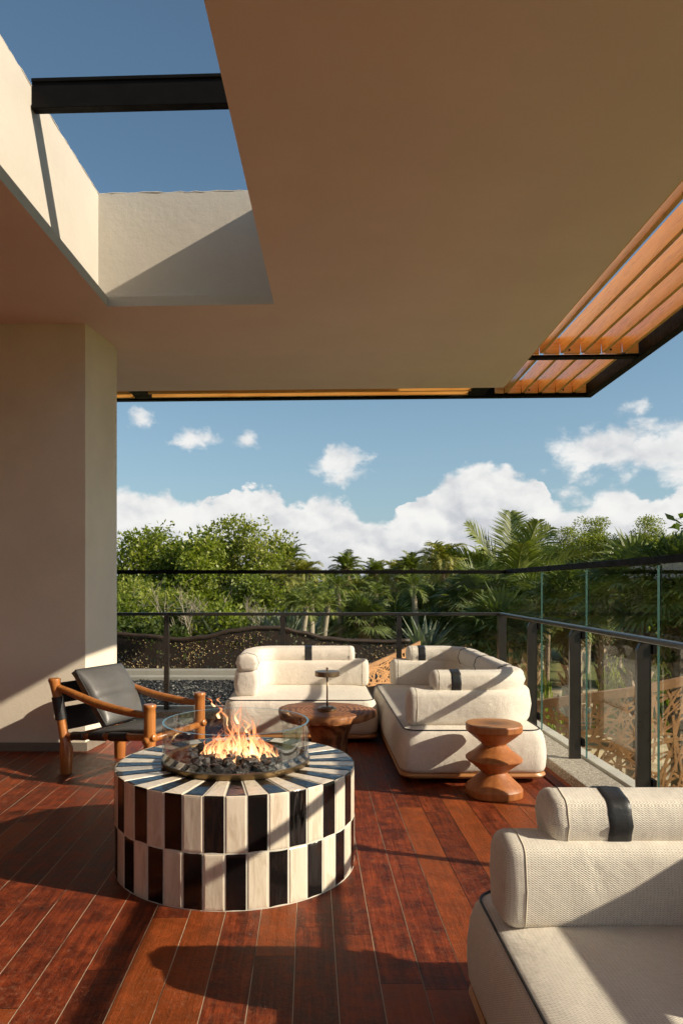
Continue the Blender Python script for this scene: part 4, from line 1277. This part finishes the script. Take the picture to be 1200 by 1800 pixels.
def feather_palm(seed, nf=20, ln=2.4, up=1.35, nl=34, droopr=(1.2, 2.2), lw=.06, ll=.62, dead=4, trunk=5.0, tr=.13, twist=0.0):
    r = random.Random(seed); cb = MB(); tb = MB()
    lx, ly = r.uniform(-.3, .3), r.uniform(-.3, .3)
    tp = cat_pts([(0, 0, 0), (lx * .2, ly * .2, trunk * .4), (lx * .7, ly * .6, trunk * .75), (lx, ly, trunk)], 7)
    nt_ = len(tp); tb.tube(tp, [tr * (1.25 - .35 * i / nt_ + .05 * (i % 2)) for i in range(nt_)], 9)
    tb.lathe([(tr * .8, trunk - .5), (tr * 1.6, trunk - .15), (tr * 1.2, trunk + .15), (.02, trunk + .3)], (lx, ly, 0), 8)
    top_ = Vector((lx, ly, trunk))
    for i in range(nf):
        t = (i + .5) / nf; a = i * 2.39996 + r.uniform(-.2, .2)
        e = up - (up + .25) * t ** 1.15 + r.uniform(-.1, .1)
        frond(cb, top_, a, e, ln * r.uniform(.85, 1.1), r.uniform(*droopr), nl, lw, ll, r, twist=twist * r.choice((-1, 1)))
    db = MB()
    for i in range(dead):
        frond(db, top_ - Vector((0, 0, .15)), r.uniform(0, 6.3), -.9, ln * .65, .9, nl // 2, lw * .7, ll * .6, r)
    return tb, cb, db

def fan_leaf(mb, base, d, pet, rr, r, nb=34, mi=0, rmi=1):
    """fan palm leaf: stalk and a pleated disc of pointed blades"""
    d = d.normalized(); end = base + d * pet + Vector((0, 0, -.12 * pet))
    mb.tube([base, base.lerp(end, .5) + Vector((0, 0, .05)), end], [.02, .016, .012], 4, mi=rmi, caps=False)
    fwd = (end - base).normalized()
    side = fwd.cross(Vector((0, 0, 1)));
    if side.length < .05: side = Vector((1, 0, 0))
    side.normalize(); up = side.cross(fwd).normalized()
    up = (up + fwd * r.uniform(-.3, .6)).normalized()
    for k in range(nb):
        a = -2.0 + 4.0 * k / (nb - 1)
        dv = (fwd * math.cos(a) + side * math.sin(a)).normalized()
        fold = up * (.10 if k % 2 else -.02)
        l_ = rr * (1 - .12 * abs(a) / 2) * r.uniform(.9, 1.05)
        wv = dv.cross(up).normalized() * rr * .040
        m1 = end + dv * l_ * .55 + fold * rr * .3 + up * .05 * rr
        m2 = end + dv * l_ - Vector((0, 0, 1)) * rr * r.uniform(.02, .28) + up * .02
        o = len(mb.v); mb.v += [tuple(end), tuple(m1 + wv), tuple(m2), tuple(m1 - wv)]; mb.f.append((o, o + 1, o + 2, o + 3)); mb.mi.append(mi)
def fan_palm(seed, nf=20, pet=.9, rr=.95, trunk=3.0, tr=.15, dead=8):
    r = random.Random(seed); cb = MB(); tb = MB(); db = MB()
    tb.tube([(0, 0, 0), (.03, 0, trunk * .5), (0, .02, trunk)], [tr * 1.2, tr, tr * .9], 9)
    for i in range(40):
        a = i * 2.4; z = trunk * (.35 + .65 * i / 40)
        tb.tube([(tr * .7 * math.cos(a), tr * .7 * math.sin(a), z), (tr * 2.0 * math.cos(a), tr * 2.0 * math.sin(a), z + .22)], [.045, .015], 4)
    top_ = Vector((0, 0, trunk))
    for i in range(nf):
        t = (i + .5) / nf; a = i * 2.39996; e = 1.35 - 1.75 * t
        d = Vector((math.cos(a) * math.cos(e), math.sin(a) * math.cos(e), math.sin(e)))
        fan_leaf(cb, top_, d, pet * r.uniform(.8, 1.15), rr * r.uniform(.85, 1.1), r)
    for i in range(dead):
        a = r.uniform(0, 6.3); d = Vector((math.cos(a) * .55, math.sin(a) * .55, -.85)); fan_leaf(db, top_ - Vector((0, 0, .2)), d, pet * .6, rr * .55, r, 14)
    return tb, cb, db
def place(root, px, Y, topy=None, s=1.0, rz=0.0, label=None, group=None, z=GZ):
    x = (px - 544) / F * Y
    root.location = (x, Y, z); root.rotation_euler = (0, 0, rz); root.scale = (s, s, s)
    if label: root['label'] = label
    if group: root['group'] = group
    return root
def mk(kind, label, cat, parts, group):
    t = thing(kind, label, cat, (0, 0, 0), group)
    for nm, mb, mats in parts:
        if mb.v: mb.build(nm, mats, t, smooth=(nm == 'trunk'))
    return t

# broadleaf trees --------------------------------------------------
def tree_at(proto_h, root, px, topy, Y, rz, label, group, first=False, sx=1.0):
    o = root if first else copy_tree(root)
    s = (EYE - (topy - 1020) / F * Y - GZ) / proto_h
    place(o, px, Y, s=s, rz=rz, label=label, group=group)
    o.scale = (s * sx, s * sx, s)
    return o
tb, cb, h1 = broadleaf(21, 7.0, 2.2, 105, .105, .24, 4)
b1 = mk('broadleaf_tree', 'x', 'tree', [('trunk', tb, M_pale), ('crown', cb, M_leaf)], 'g')
tb, cb, h2 = broadleaf(35, 7.0, 2.3, 100, .105, .26, 4)
b2 = mk('broadleaf_tree', 'x', 'tree', [('trunk', tb, M_pale), ('crown', cb, M_leaf2)], 'g')
tb, cb, h3 = broadleaf(47, 7.0, 1.5, 260, .10, .40, 3, 1.4)
b3 = mk('slender_tree', 'x', 'tree', [('trunk', tb, M_bark), ('crown', cb, M_leaf2)], 'g')
gB = 'broadleaf trees beyond the terrace'
tree_at(h1, b1, 322, 912, 24, .4, 'tall spreading green tree rising just right of the wall', gB, True)
tree_at(h2, b2, 405, 903, 26, 1.9, 'tallest bushy tree above the armchair side of the railing', gB, True)
tree_at(h1, b1, 225, 985, 25, 2.7, 'lower rounded tree right beside the wall edge', gB)
tree_at(h2, b2, 370, 950, 29, 4.1, 'green tree filling the gap between the two tallest left trees', gB)
tree_at(h1, b1, 445, 985, 23, 5.2, 'small green tree left of the first tall palm', gB)
tree_at(h2, b2, 270, 1010, 21, .9, 'low pale branched tree behind the leftmost glass pane', gB, sx=1.2)
gS = 'slender trees at the right'
tree_at(h3, b3, 1000, 922, 34, .3, 'slender tree just right of the big coconut palm', gS, True)
tree_at(h3, b3, 1066, 905, 33, 2.0, 'slender tree with separate round leaf tuft on top', gS)
tree_at(h3, b3, 1128, 906, 32, 3.7, 'slender tree with wide airy top near the right edge', gS)
tree_at(h2, b2, 1030, 948, 36, 2.9, 'bushy tree between the slender trees at the right', gS)
tree_at(h3, b3, 1170, 945, 35, 5.0, 'slender tree partly behind the nearest big leaved branches', gS)
tree_at(h1, b1, 1240, 930, 31, 1.0, 'bushy tree half cut by the right frame edge', gS)
tree_at(h1, b1, 950, 960, 38, 3.0, 'bushy tree behind the coconut palm fronds', gS)
# near tree with large leaves at the right frame edge
tb, cb, h4 = broadleaf(60, 5.5, 1.9, 34, .19, .34, 3, 1.5)
b4 = mk('large_leaved_tree', 'near tree with large glossy leaves entering at the right frame edge', 'tree', [('trunk', tb, M_bark), ('crown', cb, M_leafd)], None)
if 'group' in b4: del b4['group']
place(b4, 1222, 13, s=(EYE - (862 - 1020) / F * 13 - GZ) / h4, rz=2.2)

# feather palms ----------------------------------------------------
PV = []
for i, (sd_, kw) in enumerate(((3, dict(nf=30, ln=.88, up=1.5, nl=26, ll=.30, lw=.038, trunk=4.6, tr=.085)), (8, dict(nf=32, ln=.92, up=1.4, nl=26, ll=.34, lw=.038, trunk=4.4, tr=.085, droopr=(1.6, 2.8))),
                              (14, dict(nf=32, ln=.85, up=1.5, nl=26, ll=.30, lw=.038, trunk=4.9, tr=.085, droopr=(1.0, 2.0))))):
    tb, cb, db = feather_palm(sd_, **kw)
    PV.append(mk('feather_palm', 'x', 'palm', [('trunk', tb, M_palmt), ('crown', cb, [M_frond if i != 1 else M_frondy, M_frondy]), ('dead_fronds', db, M_dry)], 'g'))
    PV[-1]['h'] = max(v[2] for v in cb.v)
gP = 'feather palms in a row beyond the back railing'
plist = [(0, 514, 948, 27, 'tallest of the row palms, left of the flat palm gap'), (1, 550, 982, 26, 'low drooping palm touching the tallest row palm'),
         (2, 602, 966, 28, 'round headed palm above the strap of the back sofa'), (0, 655, 980, 31, 'half hidden palm with thin tufts left of the middle post'),
         (1, 692, 980, 29, 'small palm directly above the second back post from the right'), (2, 735, 966, 28, 'palm with a tufted grey green head left of the big palm group'),
         (1, 792, 950, 24, 'drooping palm just left of the big coconut palm'), (0, 838, 958, 26, 'palm tucked against the left side of the coconut palm'),
         (0, 262, 928, 27, 'palm with a stiff spray poking out of the left trees'), (2, 570, 1022, 24, 'short palm in front of the row, below the cap rail'),
         (0, 770, 1010, 27, 'short palm behind the upper glass left of the corner'), (1, 640, 1035, 22, 'low palm behind the handrail in the middle'),
         (2, 700, 1030, 24, 'low palm right of the middle behind the handrail'), (2, 1175, 990, 24, 'palm behind the upper glass at the right edge'), (1, 480, 1020, 25, 'low palm beneath the tall left trees'),
         (2, 622, 990, 33, 'distant palm between the round headed palm and the thin tufted one'), (0, 672, 996, 34, 'distant small palm over the middle post'), (1, 712, 992, 33, 'distant palm left of the tufted grey green palm'),
         (2, 765, 968, 30, 'upright palm between the tufted palm and the drooping palm'), (0, 815, 974, 31, 'distant palm left of the coconut palm fronds'), (0, 582, 1000, 30, 'small palm left of the round headed palm'),
         (2, 960, 985, 27, 'palm behind the right side of the coconut palm'), (1, 1085, 985, 28, 'palm under the slender trees at the right'), (0, 1018, 1000, 26, 'palm just above the cap rail right of the corner'),
         (1, 500, 1000, 23, 'palm crown just below left of the tallest row palm'), (2, 530, 1030, 21, 'lower palm between the two close slim trunks and the cap rail'), (0, 592, 1040, 20, 'lower palm under the round headed palm'),
         (1, 618, 1015, 25, 'drooping palm just under the cap rail right of the round headed palm'), (2, 660, 1020, 26, 'palm below the half hidden tufted palm'), (1, 675, 1050, 19, 'lowest palm beside the second back post'),
         (0, 718, 1012, 25, 'palm below the grey green tufted palm'), (2, 752, 1030, 22, 'palm left of the wide fan palm under the cap rail'), (1, 782, 1040, 20, 'low drooping palm touching the wide fan palm'),
         (0, 812, 1005, 26, 'palm under the left fronds of the coconut palm'), (1, 770, 984, 33, 'thin distant palm in the notch left of the drooping palm'), (2, 720, 978, 36, 'farthest tiny palm beside the grey green tufted palm')]
used = set()
for k, (v, px, ty, Y, lab) in enumerate(plist):
    rt_ = PV[v]
    o = rt_ if v not in used else copy_tree(rt_)
    used.add(v)
    s = (EYE - (ty - 1020) / F * Y - GZ) / rt_['h']
    place(o, px, Y, s=s, rz=k * 1.3, label=lab, group=gP)
for o in list(scene.objects):
    if 'h' in o: del o['h']
# big coconut palm: long stiff fronds rising in a shuttlecock
rq = random.Random(77); tb, cb, db = MB(), MB(), MB()
tb.tube(cat_pts([(0, 0, 0), (.05, 0, 1.8), (0, 0, 3.3)], 8), [.2, .19, .18, .18, .17, .17, .17, .16, .16, .15, .15, .15, .15, .14, .14, .14, .14], 10)
for (a, e, l_, dr, tw) in ((1.45, 1.42, 2.9, .35, .1), (-1.2, 1.30, 2.7, .5, 0), (.5, 1.22, 2.9, .7, .5), (2.75, 1.2, 2.9, .5, -.6), (3.2, 1.02, 2.8, 1.0, .3), (-.2, 1.0, 2.9, 1.1, -.4), (3.6, .75, 3.0, 1.4, .3),
                         (.2, .72, 2.8, 1.5, -.3), (-2.2, .8, 2.6, 1.5, 0), (-.9, .65, 2.6, 1.6, 0), (2.3, .6, 2.6, 1.5, 0), (1.0, .6, 2.6, 1.6, 0), (2.95, .45, 2.9, 1.3, .2), (.05, .35, 2.7, 1.4, 0), (-1.7, 1.1, 2.6, .9, .2),
                         (-2.7, .3, 2.5, 1.5, 0), (-.5, .25, 2.5, 1.5, 0)):
    frond(cb, (0, 0, 3.3), a, e, l_, dr, 64, .058, .98, rq, twist=tw)
cp = mk('coconut_palm', 'big coconut palm with long upright fronds behind the railing corner', 'palm', [('trunk', tb, M_palmt), ('crown', cb, [M_frond, M_frondy])], None)
if 'group' in cp: del cp['group']
place(cp, 903, 21, s=1.0, rz=0)
cp.scale = (.92, .92, (EYE - (893 - 1020) / F * 21 - GZ) / 6.12)

# fan palms ---------------------------------------------------------
FV = []
for sd_, kw in ((5, dict(nf=30, pet=.42, rr=.62, trunk=3.1, tr=.11)), (6, dict(nf=26, pet=.42, rr=.58, trunk=2.5, tr=.10)), (7, dict(nf=16, pet=.45, rr=.75, trunk=.5, dead=2))):
    tb, cb, db = fan_palm(sd_, **kw); FV.append(mk('fan_palm', 'x', 'palm', [('trunk', tb, M_palmt), ('crown', cb, [M_fan, M_frondy]), ('dead_fronds', db, M_dry)], 'g'))
gF = 'fan palms near the terrace'
flist = [(0, 842, 1065, 17, 3.1, 'fan palm with a wide spiky head left of the corner post'), (0, 1003, 1072, 16, 3.1, 'fan palm on a dark trunk between the corner and second side post'),
         (1, 1118, 1060, 14, 2.5, 'fan palm right of the third side post'), (0, 1198, 1050, 13, 3.1, 'fan palm cut by the right frame edge'),
         (0, 935, 1070, 20, 3.1, 'smaller fan palm right behind the coconut trunk'), (1, 880, 1125, 15, 2.5, 'low fan palm just below the handrail at the corner'),
         (2, 640, 1095, 17, .5, 'broad bright fan leaves low behind the dark screen'), (2, 690, 1108, 18, .5, 'low fan palm just left of the second back post'),
         (2, 770, 1115, 17, .5, 'low fan palm over the U sofa corner'), (1, 745, 1085, 22, 2.5, 'fan palm beyond the far end of the U sofa'),
         (2, 1170, 1165, 15, .5, 'low fan palm by the white parasol'), (1, 1060, 1070, 23, 2.5, 'fan palm in the second row right of the dark trunk'), (2, 820, 1110, 19, .5, 'small fan palm between two post gaps left of the corner')]
used = set()
for k, (v, px, cyp, Y, tz, lab) in enumerate(flist):
    o = FV[v] if v not in used else copy_tree(FV[v])
    used.add(v)
    crown_z = EYE - (cyp - 1020) / F * Y
    if v == 2:
        place(o, px, Y, s=1.25, rz=k * .9, label=lab, group=gF, z=crown_z - .5 * 1.25)
        # raised planting mound keeps it on the ground
        o.location.z = GZ; o.scale = (.8, .8, .8)
        o.location = ((px - 544) / F * Y, Y, crown_z - .40)
    else:
        s = (crown_z - GZ) / tz; place(o, px, Y, s=s, rz=k * .9, label=lab, group=gF)

# raised planting bank beyond the screen, carries the low plants
mb = MB(); vs = []; nx_, ny_ = 60, 16
for j in range(ny_ + 1):
    for i in range(nx_ + 1):
        x = -12 + i * 24 / nx_; y = 13.0 + j * 18 / ny_
        zt = -.62 + .15 * noise.noise(Vector((x * .3, y * .3, 0)))
        fall = min(1, j / 3, (ny_ - j) / 5); fx = min(1, i / 6, (nx_ - i) / 12)
        if x > 4.2: fx = min(fx, max(0, 1 - (x - 4.2) / 2.5))
        vs.append((x, y, GZ + .02 + (zt - GZ) * max(0, fall) * max(0, fx)))
fs = [(j * (nx_ + 1) + i, j * (nx_ + 1) + i + 1, (j + 1) * (nx_ + 1) + i + 1, (j + 1) * (nx_ + 1) + i) for j in range(ny_) for i in range(nx_)]
mb.add(vs, fs)
M_earth = simple('sandy_earth', (0.50, 0.40, 0.24), 0.95, var=0.4, vs=1.5, bump=.5, bs=5)
struct(mb.build('planting_bank', M_earth, smooth=True), 'sandy planting bank beyond the dark screen', 'ground')

# agaves ------------------------------------------------------------
mb = MB(); rr_ = random.Random(4)
for i in range(46):
    a = i * 2.4; e = .25 + 1.15 * (i / 46); d = Vector((math.cos(a) * math.cos(e), math.sin(a) * math.cos(e), math.sin(e))); l_ = rr_.uniform(.65, .95)
    s_ = d.cross(Vector((0, 0, 1))).normalized() * .05; p = Vector((0, 0, .05)); m1 = p + d * l_ * .5; m2 = p + d * l_ - Vector((0, 0, .1))
    mb.add([p - s_ * .6, p + s_ * .6, m1 + s_, m1 - s_, m2, m1 - Vector((0, 0, .04))], [(0, 1, 2, 5), (0, 5, 3), (5, 2, 4), (3, 5, 4)])
ag = mb.build('agave', M_agave); tag(ag, 'spiky grey agave beneath the middle palms', 'agave', 'agaves on the planting bank')
alist = [(505, 1108, 16, 'grey agave rosette above the crest of the dark screen'), (545, 1112, 17, 'grey agave rosette right of the screen crest'), (465, 1108, 18, 'grey agave left of the screen crest'),
         (385, 1112, 17, 'grey agave beneath the tallest bushy tree'), (745, 1128, 15, 'grey agave beside the lattice end of the screen')]
for k, (px, py, Y, lab) in enumerate(alist):
    o = ag if k == 0 else ag.copy()
    if k: COL.objects.link(o)
    p = P(px, py, Y); o.location = (p.x, p.y, p.z - .45); o.rotation_euler = (0, 0, k * 1.1); o.scale = (1.3,) * 3; o['label'] = lab

# shrubs -------------------------------------------------------------
def shrub(seed, n, s, lsz, m_, sy=.7):
    r = random.Random(seed); cb = MB(); tb = MB()
    cl = [(rdir(r, .3) * r.uniform(.1, .8) * s) for _ in range(16)]
    for c in cl:
        c.z = abs(c.z) * sy + .25 * s
        tb.tube([(0, 0, 0), c * .5, c], [.03, .02, .012], 4, caps=False)
        for i in range(n):
            v = rdir(r) * s * .36 * r.random() ** .4
            leafquad(cb, c + v, (rdir(r) + v.normalized() * .5).normalized(), rdir(r), lsz * r.uniform(.7, 1.3), lsz * .5)
    return tb, cb
tb, cb = shrub(4, 150, 1.0, .13, None); s1 = mk('shrub', 'x', 'shrub', [('stems', tb, M_bark), ('foliage', cb, M_leaf)], 'g')
tb, cb = shrub(5, 120, 1.0, .15, None); s2 = mk('shrub', 'x', 'shrub', [('stems', tb, M_bark), ('foliage', cb, M_leafd)], 'g')
tb, cb = shrub(6, 120, 1.0, .12, None); s3 = mk('shrub', 'x', 'shrub', [('stems', tb, M_pale), ('foliage', cb, M_leaf2)], 'g')
gH = 'shrubs under the trees'
slist = [(0, 220, 1080, 17, 1.2, 'green shrub right beside the wall behind the lowest glass'), (1, 262, 1095, 16, .9, 'dark green shrub left of the first back post'), (1, 330, 1085, 18, 1.1, 'dark shrub right of the first back post'),
         (0, 400, 1095, 17, 1.0, 'green shrub above the dip of the dark screen'), (2, 445, 1090, 19, 1.1, 'yellow green shrub beneath the tall left trees'), (1, 580, 1085, 22, 1.2, 'dark shrub between the palm trunks'),
         (1, 650, 1070, 25, 1.4, 'dark shrub in the shade behind the middle palms'), (1, 720, 1080, 24, 1.4, 'dark shrub left of the far sofa end'), (0, 800, 1085, 22, 1.3, 'green shrub left of the wide fan palm'),
         (1, 860, 1100, 21, 1.4, 'dark shrub at the foot of the coconut palm'), (0, 967, 1205, 12.5, .55, 'round bright green shrub low beside the pale boulder'), (2, 1100, 1150, 20, .9, 'yellow green shrub on the lawn behind the lattice'), (0, 1150, 1120, 22, 1.6, 'tall green shrub left of the parasol'), (1, 1190, 1085, 24, 1.8, 'dark shrub at the right edge behind the glass'),
         (1, 960, 1075, 30, 2.0, 'dark shrub far behind the corner glass'), (1, 1100, 1080, 30, 2.0, 'dark shrub far behind the third side pane'), (1, 540, 1060, 32, 2.0, 'dark shrub far behind the leftmost palms')]
used = set()
for k, (v, px, py, Y, s, lab) in enumerate(slist):
    rt_ = (s1, s2, s3)[v]; o = rt_ if v not in used else copy_tree(rt_); used.add(v)
    p = P(px, py, Y); zt = p.z
    o.location = (p.x, Y, min(zt - .6 * s, GZ + 3)); o.scale = (s, s, s); o.rotation_euler = (0, 0, k * 1.7)
    if zt - .6 * s > -2.4 and Y < 30 and px > 900:
        o.location.z = GZ; o.scale = (s * .9, s * .9, (zt + .4 * s - GZ) / 1.15)
    o['label'] = lab; o['group'] = gH

# far-off wood: one mass of dark foliage closing the view
rw = random.Random(12); cb = MB()
def wood_top(x): return 1.15 + .8 * noise.noise(Vector((x * .22, 3.3, 0))) + .5 * noise.noise(Vector((x * .7, 9.1, 0)))
for i in range(46000):
    x = rw.uniform(-34, 48); y = rw.uniform(39, 46); zt = wood_top(x) + (.6 if x > 8 else 0)
    z = GZ + .5 + (zt - GZ - .5) * rw.random() ** .6
    c = noise.noise(Vector((x * .9, z * .9, y * .3)))
    if c < -.15 and rw.random() < .7: continue
    leafquad(cb, Vector((x, y, z)), rdir(rw), rdir(rw), rw.uniform(.35, .6), rw.uniform(.18, .28))
for i in range(120):
    x = rw.uniform(-34, 48); y = rw.uniform(40, 45); cb.tube([(x, y, GZ), (x + rw.uniform(-.3, .3), y, wood_top(x) - .5)], [.12, .07], 5, mi=1, caps=False)
tag(cb.build('woods', [M_leafd, M_bark]), 'dense dark woodland closing the garden behind the palms', 'woods', kind='stuff')
# thin pale trunks among the palms
tb = MB(); tb.tube(cat_pts([(0, 0, 0), (.08, 0, 1.6), (-.05, .05, 3.0), (.05, 0, 4.2)], 5), [.09 - .002 * i for i in range(16)], 8)
cb = MB(); rf = random.Random(8)
for i in range(12): frond(cb, (.05, 0, 4.2), i * 2.4, 1.2 - .14 * i, .5, 1.6, 16, .03, .20, rf)
tp_ = mk('slim_palm', 'x', 'palm', [('trunk', tb, M_pale), ('crown', cb, [M_frond, M_frondy])], 'g')
for k, (px, Y, lab) in enumerate(((534, 15.5, 'left of two slim palm trunks beneath the tallest row palm'), (549, 15.9, 'right of two slim palm trunks beneath the tallest row palm'), (594, 17, 'slim palm trunk right of the two close trunks'),
                              (572, 16.5, 'slim palm trunk between the close pair and the next'), (662, 17.5, 'slim palm trunk just left of the second back post'), (727, 16.8, 'slim palm trunk over the left end of the U sofa'))):
    o = tp_ if k == 0 else copy_tree(tp_)
    place(o, px, Y, s=.95 + .05 * (k % 3), rz=k * 2.1, label=lab, group='slim palm trunks beyond the back railing')
# bare pale branches in front of the left trees
mb = MB(); rb = random.Random(19)
def twig(p, d, ln, r_, lv):
    pts_ = [p]; q = p.copy(); dd = d.copy()
    for i in range(6):
        dd = (dd + rdir(rb) * .22 + Vector((0, 0, .06))).normalized(); q = q + dd * ln / 6; pts_.append(q.copy())
    mb.tube(pts_, [r_ * (1 - .1 * i) for i in range(7)], 5, caps=False)
    if lv < 3:
        for k in range(3): twig(pts_[2 + k], (dd + rdir(rb) * .9).normalized(), ln * .65, r_ * .6, lv + 1)
for d in ((-.9, 0, .8), (.8, 0, .9), (.2, -.3, 1), (-.4, .2, 1)): twig(Vector((0, 0, .3)), Vector(d).normalized(), 1.5, .026, 0)
mb.tube([(0, 0, 0), (0, 0, .4)], [.14, .1], 8)
o = mb.build('bare_tree', M_pale, smooth=True); tag(o, 'pale bare branched tree seen through the left glass', 'tree', 'bare branched trees')
p = P(330, 1130, 17); o.location = (p.x, 17, -1.1)
for px, Y, lab in ((440, 18, 'pale bare tree right of centre under the tallest left tree'), (240, 18, 'pale bare tree nearest the wall edge')):
    c = o.copy(); COL.objects.link(c); c.location = ((px - 544) / F * Y, Y, -1.1); c.rotation_euler = (0, 0, px); c.scale = (.9,) * 3; c['label'] = lab

# parasol, boulders, low building -----------------------------------
pr_ = P(1165, 1128, 24)
og = (pr_.x, 24, GZ)
pa = thing('parasol', 'small open white parasol on the lawn at the right edge', 'parasol', og)
mb = MB(); mb.tube([(og[0], 24, GZ), (og[0], 24, pr_.z)], .03, 8); mb.build('pole', M_bark, pa, origin=og)
mb = MB(); n = 8
ring = [(og[0] + 1.25 * math.cos(2 * PI * k / n + .3), 24 + 1.25 * math.sin(2 * PI * k / n + .3), pr_.z - .5) for k in range(n)]
ring2 = [(x, y, z - .12) for x, y, z in ring]
mb.rings([ring2, ring, [(og[0], 24, pr_.z)] * n], cap0=False, cap1=False); mb.build('canopy', M_canvas, pa, origin=og)
rbk = random.Random(6)
for k, (px, py, Y, s, lab) in enumerate(((972, 1192, 16, .55, 'large pale boulder on the lawn seen past the second side post'), (1000, 1188, 16.6, .35, 'smaller pale boulder right of the large one'))):
    mb = MB(); p = P(px, py, Y); rings = []
    for j in range(9):
        a = -PI / 2 + PI * j / 8
        rings.append([Vector((math.cos(a) * math.cos(b) * s * 1.5, math.cos(a) * math.sin(b) * s, (math.sin(a) + .6) * s * .7)) * (1 + .25 * noise.noise(Vector((math.cos(b) * 2 + k, math.sin(b) * 2, a * 2)))) for b in (2 * PI * i / 18 for i in range(18))])
    mb.rings(rings); o = mb.build('boulder', M_stone, smooth=True); o.location = (p.x, Y, GZ + .1); tag(o, lab, 'boulder', 'boulders on the lawn'); o.scale = (1.3,) * 3
mb = MB(); mb.box((-6.0, 33.0, GZ), (1.8, 33.4, -.55)); mb.box((-6.1, 32.9, -.55), (1.9, 33.5, -.45))
tag(mb.build('garden_wall', M_sand), 'low sand coloured wall behind the palm trunks', 'wall')
